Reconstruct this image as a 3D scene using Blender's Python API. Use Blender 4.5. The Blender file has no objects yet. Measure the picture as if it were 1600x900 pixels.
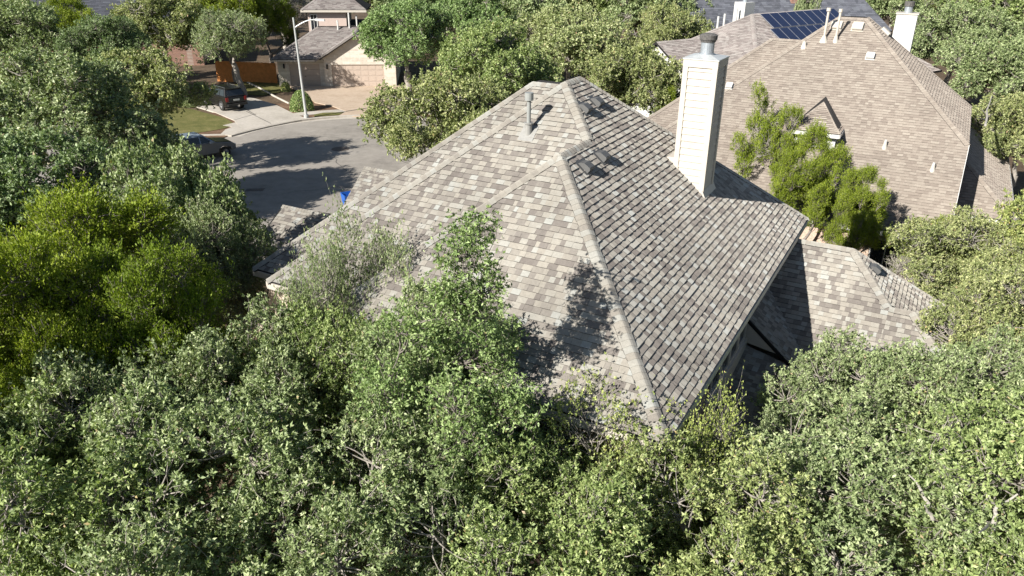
import bpy, math, random
import numpy as np
from mathutils import Vector, Matrix

# ------------------------------------------------------------------ camera, light, exposure
SC = bpy.context.scene
COL = SC.collection
F_PX, PITCH, AZ_A, ROLL, CZ = 1201.01, 24.7265, -61.1126, 0.56288, 13.6
cam_d = bpy.data.cameras.new("camera")
cam_d.lens = F_PX / 1600 * 36.0
cam_d.sensor_width = 36.0
cam_d.clip_start = 0.1
cam_d.clip_end = 3000
cam = bpy.data.objects.new("camera", cam_d)
cam.matrix_world = (Matrix.Translation((0, 0, CZ)) @ Matrix.Rotation(math.radians(90 - PITCH), 4, 'X')
                    @ Matrix.Rotation(math.radians(ROLL), 4, 'Z'))
COL.objects.link(cam)
SC.camera = cam

SUN_DIR = Vector((0.632, 0.575, -0.520)).normalized()        # the way the light travels
world = bpy.data.worlds.new("World")
SC.world = world
world.use_nodes = True
wn = world.node_tree.nodes
sky = wn.new('ShaderNodeTexSky')
sky.sky_type = 'NISHITA'
sky.sun_disc = False
sky.sun_elevation = math.asin(-SUN_DIR.z)
sky.sun_rotation = math.atan2(-SUN_DIR.x, -SUN_DIR.y)
sky.altitude = 250
sky.dust_density = 0.6
wn['Background'].inputs['Strength'].default_value = 0.05
world.node_tree.links.new(sky.outputs[0], wn['Background'].inputs[0])
sun_d = bpy.data.lights.new("sun", 'SUN')
sun_d.energy = 5.0
sun_d.angle = math.radians(0.5)
sun_d.color = (1.0, 0.955, 0.88)
sun = bpy.data.objects.new("sun", sun_d)
sun.rotation_euler = SUN_DIR.to_track_quat('-Z', 'Y').to_euler()
sun.location = (-60, -60, 70)
COL.objects.link(sun)
SC.view_settings.view_transform = 'Standard'
SC.view_settings.look = 'None'
SC.view_settings.gamma = 1
SC.view_settings.use_curve_mapping = False
SC.view_settings.exposure = 0.95
SC.render.engine = 'CYCLES'
SC.cycles.max_bounces = 6
SC.cycles.diffuse_bounces = 3
SC.cycles.glossy_bounces = 2
SC.cycles.transmission_bounces = 4
SC.cycles.transparent_max_bounces = 4
SC.cycles.caustics_reflective = False
SC.cycles.caustics_refractive = False

# ------------------------------------------------------------------ frames and pixel rays
_A = math.radians(AZ_A)
AX = np.array([math.sin(_A), math.cos(_A), 0.0])     # house axis a (to the left and away)
BX = np.array([math.cos(_A), -math.sin(_A), 0.0])    # house axis b (to the right and away)
ZX = np.array([0, 0, 1.0])

def ray(px, py):
    r = math.radians(ROLL); t = math.radians(PITCH)
    u, v = px - 800.0, py - 450.0
    u, v = u * math.cos(r) + v * math.sin(r), -u * math.sin(r) + v * math.cos(r)
    u /= F_PX; v = -v / F_PX
    return np.array([u, math.cos(t) + v * math.sin(t), -math.sin(t) + v * math.cos(t)])

def at(px, py, z=0.0):
    d = ray(px, py)
    return np.array([0, 0, CZ]) + d * ((z - CZ) / d[2])

def zat(px, py, y):
    """point of a photo ray at world distance y"""
    d = ray(px, py)
    return np.array([0, 0, CZ]) + d * (y / d[1])

def ab(a, b, z):
    return a * AX + b * BX + z * ZX

class Frame:
    def __init__(s, o, az):
        s.o = np.array([o[0], o[1], 0.0])
        r = math.radians(az)
        s.u = np.array([math.sin(r), math.cos(r), 0.0])      # u runs along azimuth az, v is 90 deg to its left
        s.v = np.array([-math.cos(r), math.sin(r), 0.0])
    def __call__(s, u, v, z):
        return s.o + u * s.u + v * s.v + z * ZX
    def inv(s, p):
        d = np.array(p) - s.o
        return np.array([d @ s.u, d @ s.v, p[2]])

# ------------------------------------------------------------------ materials
MATS = {}
def lin(c):
    return tuple(((x / 255) / 12.92 if x / 255 < 0.04045 else (((x / 255) + 0.055) / 1.055) ** 2.4) for x in c)

def new_mat(name):
    m = bpy.data.materials.new(name)
    m.use_nodes = True
    nt = m.node_tree
    return m, nt, nt.nodes['Principled BSDF']

def mat(name, col, rough=0.7, var=0.12, scale=6.0, bump=0.0, metal=0.0, spec=0.4, detail_scale=None):
    """plain paint / stone / metal with noise wear"""
    if name in MATS:
        return MATS[name]
    m, nt, p = new_mat(name)
    N, L = nt.nodes, nt.links
    tc = N.new('ShaderNodeTexCoord')
    n1 = N.new('ShaderNodeTexNoise'); n1.inputs['Scale'].default_value = scale; n1.inputs['Detail'].default_value = 6
    n1.inputs['Roughness'].default_value = 0.65
    L.new(tc.outputs['Object'], n1.inputs['Vector'])
    mr = N.new('ShaderNodeMapRange')
    mr.inputs['From Min'].default_value = 0.3; mr.inputs['From Max'].default_value = 0.7
    mr.inputs['To Min'].default_value = 1 - var; mr.inputs['To Max'].default_value = 1 + var
    L.new(n1.outputs['Fac'], mr.inputs['Value'])
    mx = N.new('ShaderNodeVectorMath'); mx.operation = 'SCALE'
    mx.inputs[0].default_value = col
    L.new(mr.outputs[0], mx.inputs['Scale'])
    L.new(mx.outputs[0], p.inputs['Base Color'])
    p.inputs['Roughness'].default_value = rough
    p.inputs['Metallic'].default_value = metal
    p.inputs['Specular IOR Level'].default_value = spec
    if bump:
        b = N.new('ShaderNodeBump'); b.inputs['Strength'].default_value = bump; b.inputs['Distance'].default_value = 0.01
        n2 = N.new('ShaderNodeTexNoise'); n2.inputs['Scale'].default_value = detail_scale or scale * 8
        L.new(tc.outputs['Object'], n2.inputs['Vector'])
        L.new(n2.outputs['Fac'], b.inputs['Height']); L.new(b.outputs[0], p.inputs['Normal'])
    MATS[name] = m
    return m

def ramp(nt, stops, interp='LINEAR'):
    r = nt.nodes.new('ShaderNodeValToRGB')
    r.color_ramp.interpolation = interp
    while len(r.color_ramp.elements) < len(stops):
        r.color_ramp.elements.new(0.5)
    for e, (pos, c) in zip(r.color_ramp.elements, stops):
        e.position = pos; e.color = (*c, 1)
    return r

def shingle_mat(name, tones, gran=0.16, stain=(0.84, 1.12)):
    """laminated shingles: each tab carries its own 'tone' value, granules and streaks on top"""
    m, nt, p = new_mat(name)
    N, L = nt.nodes, nt.links
    at_ = N.new('ShaderNodeAttribute'); at_.attribute_name = 'tone'
    r = ramp(nt, [(i / (len(tones) - 1) if len(tones) > 1 else 0, t) for i, t in enumerate(tones)])
    L.new(at_.outputs['Fac'], r.inputs[0])
    tc = N.new('ShaderNodeTexCoord')
    n1 = N.new('ShaderNodeTexNoise'); n1.inputs['Scale'].default_value = 110; n1.inputs['Detail'].default_value = 3
    L.new(tc.outputs['Object'], n1.inputs['Vector'])
    n2 = N.new('ShaderNodeTexNoise'); n2.inputs['Scale'].default_value = 0.55; n2.inputs['Detail'].default_value = 5
    L.new(tc.outputs['Object'], n2.inputs['Vector'])
    n3 = N.new('ShaderNodeTexNoise'); n3.inputs['Scale'].default_value = 16; n3.inputs['Detail'].default_value = 4
    L.new(tc.outputs['Object'], n3.inputs['Vector'])
    def rng_(src, a, b, lo=0.3, hi=0.7):
        q = N.new('ShaderNodeMapRange'); q.inputs['From Min'].default_value = lo; q.inputs['From Max'].default_value = hi
        q.inputs['To Min'].default_value = a; q.inputs['To Max'].default_value = b
        L.new(src.outputs['Fac'], q.inputs['Value']); return q
    a = rng_(n1, 1 - gran, 1 + gran); b = rng_(n2, *stain); c = rng_(n3, 0.92, 1.08)
    m1 = N.new('ShaderNodeMath'); m1.operation = 'MULTIPLY'; L.new(a.outputs[0], m1.inputs[0]); L.new(b.outputs[0], m1.inputs[1])
    m2 = N.new('ShaderNodeMath'); m2.operation = 'MULTIPLY'; L.new(m1.outputs[0], m2.inputs[0]); L.new(c.outputs[0], m2.inputs[1])
    mx = N.new('ShaderNodeVectorMath'); mx.operation = 'SCALE'
    L.new(r.outputs[0], mx.inputs[0]); L.new(m2.outputs[0], mx.inputs['Scale'])
    L.new(mx.outputs[0], p.inputs['Base Color'])
    p.inputs['Roughness'].default_value = 0.92
    p.inputs['Diffuse Roughness'].default_value = 1.0
    p.inputs['Specular IOR Level'].default_value = 0.25
    bp = N.new('ShaderNodeBump'); bp.inputs['Strength'].default_value = 0.35; bp.inputs['Distance'].default_value = 0.004
    L.new(n1.outputs['Fac'], bp.inputs['Height']); L.new(bp.outputs[0], p.inputs['Normal'])
    MATS[name] = m
    return m

# tone 0 is the black asphalt edge of a shingle; 0.1..1 the granule blends
EDGE = (0.022, 0.021, 0.021)
M_SH = shingle_mat('weathered_wood_shingle', [EDGE, (0.165, 0.146, 0.132), (0.205, 0.185, 0.167), (0.262, 0.241, 0.212),
                                              (0.312, 0.289, 0.251), (0.325, 0.313, 0.281), (0.355, 0.360, 0.338)])
M_SHN = shingle_mat('tan_shingle', [EDGE, (0.185, 0.154, 0.131), (0.215, 0.182, 0.156), (0.245, 0.210, 0.179),
                                    (0.268, 0.233, 0.199), (0.290, 0.255, 0.218), (0.335, 0.298, 0.256)], stain=(0.92, 1.07))
M_SHG = shingle_mat('grey_shingle', [EDGE, (0.16, 0.14, 0.135), (0.20, 0.175, 0.165), (0.235, 0.205, 0.195),
                                     (0.26, 0.235, 0.22), (0.28, 0.255, 0.24), (0.30, 0.28, 0.265)])
M_SLATE = shingle_mat('slate_shingle', [EDGE, (0.06, 0.065, 0.08), (0.075, 0.08, 0.095), (0.09, 0.095, 0.115),
                                        (0.10, 0.105, 0.125), (0.11, 0.118, 0.138), (0.12, 0.128, 0.15)])

def leaf_mat(name, stops, rough=0.42, trans=0.18, spec=0.55, tint=(1.25, 1.45, 0.55)):
    m, nt, p = new_mat(name)
    N, L = nt.nodes, nt.links
    a = N.new('ShaderNodeAttribute'); a.attribute_name = 'rnd'
    r = ramp(nt, stops)
    L.new(a.outputs['Fac'], r.inputs[0])
    oi = N.new('ShaderNodeObjectInfo')
    mu = N.new('ShaderNodeVectorMath'); mu.operation = 'MULTIPLY'
    L.new(r.outputs[0], mu.inputs[0]); L.new(oi.outputs['Color'], mu.inputs[1])
    L.new(mu.outputs[0], p.inputs['Base Color'])
    p.inputs['Roughness'].default_value = rough
    p.inputs['Specular IOR Level'].default_value = spec
    tr = N.new('ShaderNodeBsdfTranslucent')
    m2 = N.new('ShaderNodeVectorMath'); m2.operation = 'MULTIPLY'
    L.new(mu.outputs[0], m2.inputs[0]); m2.inputs[1].default_value = tint
    L.new(m2.outputs[0], tr.inputs['Color'])
    mix = N.new('ShaderNodeMixShader'); mix.inputs[0].default_value = trans
    L.new(p.outputs[0], mix.inputs[1]); L.new(tr.outputs[0], mix.inputs[2])
    L.new(mix.outputs[0], N['Material Output'].inputs['Surface'])
    MATS[name] = m
    return m

M_OAK = leaf_mat('oak_leaf', [(0, (0.100, 0.145, 0.052)), (0.4, (0.235, 0.300, 0.130)), (0.75, (0.420, 0.480, 0.250)),
                              (0.94, (0.58, 0.62, 0.38)), (1.0, (0.42, 0.33, 0.20))], rough=0.5, spec=0.35)
M_CED = leaf_mat('juniper_leaf', [(0, (0.10, 0.145, 0.014)), (0.5, (0.225, 0.295, 0.028)), (0.9, (0.36, 0.415, 0.05)),
                                  (1.0, (0.22, 0.20, 0.05))], rough=0.6, trans=0.25, spec=0.25, tint=(1.2, 1.3, 0.5))
M_BARK = mat('pale_bark', (0.27, 0.245, 0.215), rough=0.9, var=0.35, scale=9, bump=0.5)
M_BARKD = mat('grey_bark', (0.20, 0.175, 0.155), rough=0.9, var=0.35, scale=9, bump=0.5)

# ------------------------------------------------------------------ mesh builder
class MB:
    def __init__(s):
        s.v = []; s.f = []; s.tone = []; s.mi = []
        s.cur = 0; s.t = 0.5
    def poly(s, pts, tone=None):
        n = len(s.v)
        s.v.extend([tuple(map(float, p)) for p in pts])
        s.f.append(tuple(range(n, n + len(pts))))
        s.tone.append(s.t if tone is None else tone); s.mi.append(s.cur)
    def hexa(s, c, tone=None):
        """8 corners: 0-3 bottom ring, 4-7 top ring"""
        n = len(s.v)
        s.v.extend([tuple(map(float, p)) for p in c])
        for q in ((3, 2, 1, 0), (4, 5, 6, 7), (0, 1, 5, 4), (1, 2, 6, 5), (2, 3, 7, 6), (3, 0, 4, 7)):
            s.f.append(tuple(n + i for i in q)); s.tone.append(s.t if tone is None else tone); s.mi.append(s.cur)
    def box(s, fr, x0, x1, y0, y1, z0, z1, tone=None):
        s.hexa([fr(x0, y0, z0), fr(x1, y0, z0), fr(x1, y1, z0), fr(x0, y1, z0),
                fr(x0, y0, z1), fr(x1, y0, z1), fr(x1, y1, z1), fr(x0, y1, z1)], tone)
    def prism(s, pts, d, tone=None):
        """closed solid from a planar polygon pushed by vector d"""
        pts = [np.array(p, float) for p in pts]; q = [p + d for p in pts]
        n = len(s.v); k = len(pts)
        s.v.extend([tuple(p) for p in pts + q])
        tt = s.t if tone is None else tone
        s.f.append(tuple(range(n, n + k))); s.f.append(tuple(range(n + 2 * k - 1, n + k - 1, -1)))
        s.tone += [tt, tt]; s.mi += [s.cur] * 2
        for i in range(k):
            j = (i + 1) % k
            s.f.append((n + j, n + i, n + k + i, n + k + j)); s.tone.append(tt); s.mi.append(s.cur)
    def tube(s, path, rad, sides=8, cap=True):
        path = [np.array(p, float) for p in path]
        if not hasattr(rad, '__len__'): rad = [rad] * len(path)
        rings = []
        prev = None
        for i, p in enumerate(path):
            d = path[min(i + 1, len(path) - 1)] - path[max(i - 1, 0)]
            d = d / (np.linalg.norm(d) + 1e-9)
            if prev is None:
                prev = np.cross(d, [0, 0, 1.0]) if abs(d[2]) < 0.9 else np.cross(d, [1.0, 0, 0])
            u = prev - d * (prev @ d); u /= np.linalg.norm(u) + 1e-9; prev = u
            w = np.cross(d, u)
            n = len(s.v)
            for k in range(sides):
                a = 2 * math.pi * k / sides
                s.v.append(tuple(p + rad[i] * (math.cos(a) * u + math.sin(a) * w)))
            rings.append(n)
        for i in range(len(rings) - 1):
            for k in range(sides):
                k2 = (k + 1) % sides
                s.f.append((rings[i] + k, rings[i] + k2, rings[i + 1] + k2, rings[i + 1] + k))
                s.tone.append(s.t); s.mi.append(s.cur)
        if cap:
            s.f.append(tuple(rings[0] + k for k in range(sides - 1, -1, -1))); s.tone.append(s.t); s.mi.append(s.cur)
            s.f.append(tuple(rings[-1] + k for k in range(sides))); s.tone.append(s.t); s.mi.append(s.cur)
    def build(s, name, m, parent=None, smooth=False, bevel=0.0, origin=None):
        me = bpy.data.meshes.new(name)
        o_ = np.array(parent['_o']) if (parent is not None and '_o' in parent) else (np.array(origin) if origin is not None else np.zeros(3))
        me.from_pydata([tuple(np.array(v) - o_) for v in s.v], [], s.f)
        for mm in (m if isinstance(m, (list, tuple)) else [m]):
            me.materials.append(mm)
        at_ = me.attributes.new('tone', 'FLOAT', 'FACE'); at_.data.foreach_set('value', s.tone)
        if any(s.mi): me.polygons.foreach_set('material_index', s.mi)
        if smooth: me.polygons.foreach_set('use_smooth', [True] * len(s.f))
        me.update()
        o = bpy.data.objects.new(name, me); COL.objects.link(o)
        if parent is not None:
            o.parent = parent
            o['_o'] = [float(x) for x in o_]
        else:
            o.location = tuple(o_)
            o['_o'] = [float(x) for x in o_]
        if bevel:
            b = o.modifiers.new('bevel', 'BEVEL'); b.width = bevel; b.segments = 2; b.limit_method = 'ANGLE'
        return o

def tag(o, label=None, cat=None, group=None, kind=None):
    if label: o['label'] = label
    if cat: o['category'] = cat
    if group: o['group'] = group
    if kind: o['kind'] = kind
    return o

def thing(name, loc, label, cat, group=None):
    o = bpy.data.objects.new(name, None); COL.objects.link(o)
    o.empty_display_size = 0.3
    o.location = tuple(float(x) for x in loc)
    o['_o'] = [float(x) for x in loc]
    return tag(o, label, cat, group)

# ------------------------------------------------------------------ shingle roofs in real relief
def clip(poly, A, B):
    """keep side of 2d line A->B to the left"""
    out = []
    ex, ey = B[0] - A[0], B[1] - A[1]
    k = len(poly)
    for i in range(k):
        p, q = poly[i], poly[(i + 1) % k]
        dp = ex * (p[1] - A[1]) - ey * (p[0] - A[0]); dq = ex * (q[1] - A[1]) - ey * (q[0] - A[0])
        if dp >= 0: out.append(p)
        if (dp > 0 and dq < 0) or (dp < 0 and dq > 0):
            t = dp / (dp - dq); out.append((p[0] + t * (q[0] - p[0]), p[1] + t * (q[1] - p[1])))
    return out

def shingles(mb, pts, across, up, org, rng, expo=0.143, th=0.0155, wmin=0.075, wmax=0.235, lift=0.007, contrast=1.0):
    """lay courses of laminated tabs over a convex planar polygon"""
    across = np.array(across, float); across /= np.linalg.norm(across)
    up = np.array(up, float); up /= np.linalg.norm(up)
    nrm = np.cross(across, up)
    if nrm[2] < 0: nrm = -nrm
    org = np.array(org, float)
    P2 = [((p - org) @ across, (p - org) @ up) for p in [np.array(q, float) for q in pts]]
    area = sum(P2[i][0] * P2[(i + 1) % len(P2)][1] - P2[(i + 1) % len(P2)][0] * P2[i][1] for i in range(len(P2)))
    if area < 0: P2 = P2[::-1]
    edges = [(P2[i], P2[(i + 1) % len(P2)]) for i in range(len(P2))]
    smin = min(p[0] for p in P2); smax = max(p[0] for p in P2)
    tmin = min(p[1] for p in P2); tmax = max(p[1] for p in P2)
    def W(s, t, h): return org + across * s + up * t + nrm * h
    def inside(pt):
        for A, B in edges:
            if (B[0] - A[0]) * (pt[1] - A[1]) - (B[1] - A[1]) * (pt[0] - A[0]) < 0: return False
        return True
    for r in range(int(math.floor(tmin / expo + 1e-6)), int(math.ceil(tmax / expo))):
        t0, t1 = r * expo, (r + 1) * expo
        s = smin - rng.random() * wmax
        tab = rng.random() < 0.5
        while s < smax:
            w = rng.uniform(wmin, wmax)
            x = rng.random()
            if tab: tone = (0.55 + 0.33 * x if rng.random() < 0.85 else 0.9 + 0.1 * x) if rng.random() < 0.66 else 0.2 + 0.3 * x
            else:   tone = 0.18 + 0.32 * x if rng.random() < 0.52 else 0.5 + 0.32 * x
            tone = 0.55 + (tone - 0.55) * contrast
            q = [(s, t0), (s + w, t0), (s + w, t1), (s, t1)]
            if not all(inside(c) for c in q):
                for A, B in edges:
                    q = clip(q, A, B)
                    if len(q) < 3: break
            if len(q) >= 3:
                hb = th + (lift if tab else 0.0)
                jog = 0.0
                def hh(t): return 0.0015 + (hb - 0.0015) * (1 - (t - t0) / expo) + (lift * 0.25 if tab else 0)
                mb.poly([W(c[0], c[1], hh(c[1])) for c in q], tone)
                low = [c for c in q if abs(c[1] - t0) < 1e-5]
                if len(low) >= 2:
                    l0 = min(low); l1 = max(low)
                    mb.poly([W(l0[0], t0, -0.002), W(l1[0], t0, -0.002), W(l1[0], t0, hh(t0)), W(l0[0], t0, hh(t0))], 0.0)
            s += w
            tab = not tab if rng.random() < 0.82 else tab

def ridge_caps(mb, p0, p1, d0, d1, rng, expo=0.14, w=0.16, lo=0.45, hi=0.95, rise=0.003):
    """folded cap shingles from the low end p0 to the high end p1; d0, d1: unit vectors down each adjoining plane"""
    p0 = np.array(p0, float); p1 = np.array(p1, float)
    L = np.linalg.norm(p1 - p0); e = (p1 - p0) / L
    d0 = np.array(d0, float); d1 = np.array(d1, float)
    def sidev(d):                      # across the cap, lying in the plane
        s_ = d - e * (d @ e); return s_ / np.linalg.norm(s_)
    a0, a1 = sidev(d0), sidev(d1)
    up = -(a0 + a1); up /= np.linalg.norm(up)
    if up[2] < 0: up = -up
    n = int(L / expo) + 1
    for i in range(n):
        t0 = i * expo; t1 = min(L, t0 + expo * 1.06)
        if t1 - t0 < 0.02: continue
        tone = rng.uniform(lo, hi)
        ww = w + rng.uniform(-0.008, 0.008)
        def ring(t, h):
            c = p0 + e * t
            return [c + a0 * ww + up * (h + 0.004), c + a0 * ww * 0.45 + up * (h + 0.012), c + a0 * ww * 0.12 + up * (h + 0.010),
                    c + a1 * ww * 0.12 + up * (h + 0.010), c + a1 * ww * 0.45 + up * (h + 0.012), c + a1 * ww + up * (h + 0.004)]
        r0 = ring(t0, 0.021 + rise); r1 = ring(t1, 0.017)
        for k in range(5):
            mb.poly([r0[k], r0[k + 1], r1[k + 1], r1[k]], tone)
        rb = ring(t0, -0.004)
        for k in range(5):
            mb.poly([rb[k], rb[k + 1], r0[k + 1], r0[k]], 0.0)
        mb.poly([r0[0], r1[0], r1[0] - up * 0.03, r0[0] - up * 0.03], 0.0)
        mb.poly([r0[5], r1[5], r1[5] - up * 0.03, r0[5] - up * 0.03], 0.0)

def slab(mb, pts, t=0.14):
    mb.prism([np.array(p, float) - ZX * 0.003 for p in pts], -ZX * t, 0.0)

def lap_siding(mb, fr, axis, fixed, out, c0, c1, z0, zt, expo=0.175, th=0.027):
    """lap boards on a vertical face. axis 'x' or 'y' is the running axis, fixed the face coordinate, out = +-1, zt(c) top"""
    n = int((max(zt(c0), zt(c1)) - z0) / expo) + 1
    def pt(c, off, z):
        return fr(c, fixed + out * off, z) if axis == 'x' else fr(fixed + out * off, c, z)
    for i in range(n):
        a, b = z0 + i * expo, z0 + (i + 1) * expo
        b = min(b, max(zt(c0), zt(c1)))
        if b - a < 0.01: continue
        q = [pt(c0, th, a), pt(c1, th, a), pt(c1, 0.002, b), pt(c0, 0.002, b)]
        mb.poly(q)
        mb.poly([pt(c0, 0, a), pt(c1, 0, a), pt(c1, th, a), pt(c0, th, a)])

# ------------------------------------------------------------------ more materials
def brick_mat(name, c1, c2, mortar, bw=0.21, bh=0.075, diag=(1, 1), var=0.1):
    m, nt, p = new_mat(name)
    N, L = nt.nodes, nt.links
    g = N.new('ShaderNodeNewGeometry')
    def dot(v):
        d = N.new('ShaderNodeVectorMath'); d.operation = 'DOT_PRODUCT'
        L.new(g.outputs['Position'], d.inputs[0]); d.inputs[1].default_value = v; return d
    u = AX * diag[0] + BX * diag[1]
    du = dot(tuple(u)); dz = dot((0, 0, 1))
    cb = N.new('ShaderNodeCombineXYZ'); L.new(du.outputs['Value'], cb.inputs[0]); L.new(dz.outputs['Value'], cb.inputs[1])
    b = N.new('ShaderNodeTexBrick')
    b.inputs['Scale'].default_value = 1; b.inputs['Brick Width'].default_value = bw; b.inputs['Row Height'].default_value = bh
    b.inputs['Mortar Size'].default_value = 0.008; b.inputs['Color1'].default_value = (*c1, 1); b.inputs['Color2'].default_value = (*c2, 1)
    b.inputs['Mortar'].default_value = (*mortar, 1)
    L.new(cb.outputs[0], b.inputs['Vector'])
    n = N.new('ShaderNodeTexNoise'); n.inputs['Scale'].default_value = 3; n.inputs['Detail'].default_value = 6
    L.new(g.outputs['Position'], n.inputs['Vector'])
    mr = N.new('ShaderNodeMapRange'); mr.inputs['From Min'].default_value = .3; mr.inputs['From Max'].default_value = .7
    mr.inputs['To Min'].default_value = 1 - var; mr.inputs['To Max'].default_value = 1 + var
    L.new(n.outputs['Fac'], mr.inputs['Value'])
    s = N.new('ShaderNodeVectorMath'); s.operation = 'SCALE'; L.new(b.outputs['Color'], s.inputs[0]); L.new(mr.outputs[0], s.inputs['Scale'])
    L.new(s.outputs[0], p.inputs['Base Color']); p.inputs['Roughness'].default_value = 0.85
    bp = N.new('ShaderNodeBump'); bp.inputs['Strength'].default_value = 0.5; bp.inputs['Distance'].default_value = 0.008
    L.new(b.outputs['Fac'], bp.inputs['Height']); bp.invert = True; L.new(bp.outputs[0], p.inputs['Normal'])
    return m

M_CREAM = mat('cream_paint', (0.47, 0.43, 0.372), rough=0.6, var=0.11, scale=3)
M_CREAM2 = mat('cream_trim', (0.49, 0.45, 0.39), rough=0.55, var=0.05, scale=5)
M_WHITE = mat('white_paint', (0.56, 0.555, 0.535), rough=0.5, var=0.05, scale=4)
M_TRIM = mat('beige_trim', (0.60, 0.53, 0.45), rough=0.6, var=0.06, scale=4)
M_STUCCO = mat('peach_stucco', (0.55, 0.46, 0.37), rough=0.9, var=0.08, scale=4, bump=0.3)
M_PBRICK = brick_mat('peach_brick', (0.50, 0.36, 0.27), (0.42, 0.29, 0.22), (0.52, 0.47, 0.40))
M_RBRICK = brick_mat('red_brick', (0.30, 0.13, 0.085), (0.22, 0.09, 0.06), (0.38, 0.33, 0.28))
M_LIME = brick_mat('limestone_block', (0.62, 0.56, 0.48), (0.50, 0.44, 0.37), (0.60, 0.56, 0.50), bw=0.5, bh=0.2, diag=(0.8, 0.6))
M_DARK = mat('dark_rubber', (0.02, 0.02, 0.02), rough=0.6, var=0.2)
M_GALV = mat('galvanised_metal', (0.42, 0.46, 0.50), rough=0.38, var=0.12, scale=14, metal=0.55)
M_RUST = mat('rusted_cap_metal', (0.10, 0.095, 0.09), rough=0.8, var=0.5, scale=22)
M_GREYP = mat('grey_pipe_paint', (0.26, 0.27, 0.26), rough=0.55, var=0.08, scale=8)
M_LEAD = mat('lead_flashing', (0.27, 0.265, 0.25), rough=0.6, var=0.12, scale=14)
M_GLASS = mat('dark_window_glass', (0.018, 0.022, 0.027), rough=0.08, var=0.1, spec=0.8)
M_VENT = mat('brown_grey_vent_metal', (0.11, 0.11, 0.108), rough=0.5, var=0.08, scale=12, metal=0.1)

OR = random.Random(7)
FA = ab
pr = 10.02 / 12
KA, KB, S1, T1, S2, T2 = 2.9023, 10.785, 4.2098, 1.5575, 5.4527, 0.8928
EZ = 5.7
KB2 = KB + T1
KB1 = KB2 + 1.04
LA2 = KA + 2 * S2
LA1 = 14.83
RB = KB2 + 2 * S2 + T2
upQ = AX + pr * ZX; upP = BX + pr * ZX
dnQ, dnP = -upQ, -upP
dnL = AX - pr * ZX        # down the planes that face away to the left
dnB = BX - pr * ZX
def zp(t): return EZ + pr * t

# ================================================================== MAIN HOUSE
house = thing('house', ab(9, 17, 0), 'foreground house with mottled grey brown shingle hip roof and tall cream chimney', 'house')
K = ab(KA, KB, EZ); J = ab(KA + S1, KB + S1, zp(S1)); Q3 = ab(KA + S1, KB2 + S1, zp(S1))
A2 = ab(KA + S2, KB2 + S2, zp(S2)); AP = ab(KA + S2, KB2 + S2 + T2, zp(S2)); R_ = ab(KA, RB, EZ)
L3 = ab(KA + 2 * S1, KB, EZ); VF = ab(KA + 2 * S1, KB2, EZ); L2 = ab(LA2, KB2, EZ)
h1 = 5.17
XL = 0.28
L1 = ab(LA1 + XL, KB1 - XL, EZ - pr * XL); P1 = ab(LA1 - h1, KB1 + h1, zp(h1)); V1T = ab(LA2 - h1, KB1 + h1, zp(h1)); V1F = ab(LA2, KB1 - XL, EZ - pr * XL)
B1 = ab(LA1 - h1, RB - h1, zp(h1)); BC = ab(LA1 + XL, RB + XL, EZ - pr * XL); B2 = ab(LA2 - h1, RB - h1, zp(h1))
rf = MB(); sl = MB()
QM = ab(KA, KB + S1 + T1, EZ)
for pts, ac, up, og in (([K, QM, Q3, J], BX, upQ, K), ([QM, R_, AP, A2, Q3], BX, upQ, K),
                        ([L3, K, J], -AX, upP, K), ([L2, VF, Q3, A2], -AX, upP, L2), ([L1, V1F, V1T, P1], -AX, upP, L1)):
    shingles(rf, pts, ac, up, og, OR)
for pts in ([K, QM, Q3, J], [QM, R_, AP, A2, Q3], [L3, K, J], [L2, VF, Q3, A2], [L1, V1F, V1T, P1],
            [L3, J, Q3, VF], [L2, A2, AP, B2, V1T, ab(LA2, KB1, EZ)], [L1, P1, B1, BC], [R_, BC, B1, B2, AP], [P1, V1T, B2, B1]):
    slab(sl, pts)
sl.cur = 0
roof = rf.build('roof', M_SH, house)
sl.build('roof_deck', M_SH, house)
cp = MB()
cr = random.Random(3)
ridge_caps(cp, K, J, dnP, dnQ, cr); ridge_caps(cp, J, Q3, dnL, dnQ, cr); ridge_caps(cp, Q3, A2, dnP, dnQ, cr)
ridge_caps(cp, A2, AP, dnL, dnQ, cr); ridge_caps(cp, R_, AP, dnB, dnQ, cr); ridge_caps(cp, L3, J, dnP, dnL, cr)
ridge_caps(cp, L2, A2, dnP, dnL, cr); ridge_caps(cp, L1, P1, dnP, dnL, cr); ridge_caps(cp, P1, V1T, dnP, dnB, cr)
cp.build('ridge_cap', M_SH, roof)
# fascia boards and soffits
def eave(mb, p, q, out, h=0.17, t=0.03, drop=0.04):
    """fascia under an eave line p-q, set just proud on the side 'out'"""
    p = np.array(p, float); q = np.array(q, float); out = np.array(out, float)
    z = -ZX * drop; zz = -ZX * (drop + h)
    c = [p + zz, q + zz, q + zz + out * t, p + zz + out * t, p + z, q + z, q + z + out * t, p + z + out * t]
    mb.hexa(c)
fb = MB()
eave(fb, L2, VF, -BX); eave(fb, L3, K, -BX); eave(fb, K - BX * 0.0, R_, -AX); eave(fb, L3 + AX * 0.02, VF, AX); eave(fb, L1, V1F, -BX); eave(fb, L2, ab(LA2, KB1 - .1, EZ), AX)
eave(fb, R_, BC, BX); eave(fb, L1, BC, AX)
fb.build('fascia', M_CREAM2, house)
sf = MB()
def soffit(x0, x1, y0, y1, z=EZ - 0.19):
    sf.poly([ab(x0, y0, z), ab(x1, y0, z), ab(x1, y1, z), ab(x0, y1, z)])
IN = 0.45
soffit(KA, KA + 2 * S1, KB, KB2 + IN); soffit(KA, LA2, KB2 + IN, KB1); soffit(KA, LA1 - .3, KB1, RB - .3); soffit(KA + 2 * S1, LA2, KB2, KB2 + IN)
sf.build('soffit', M_CREAM2, house)
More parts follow.
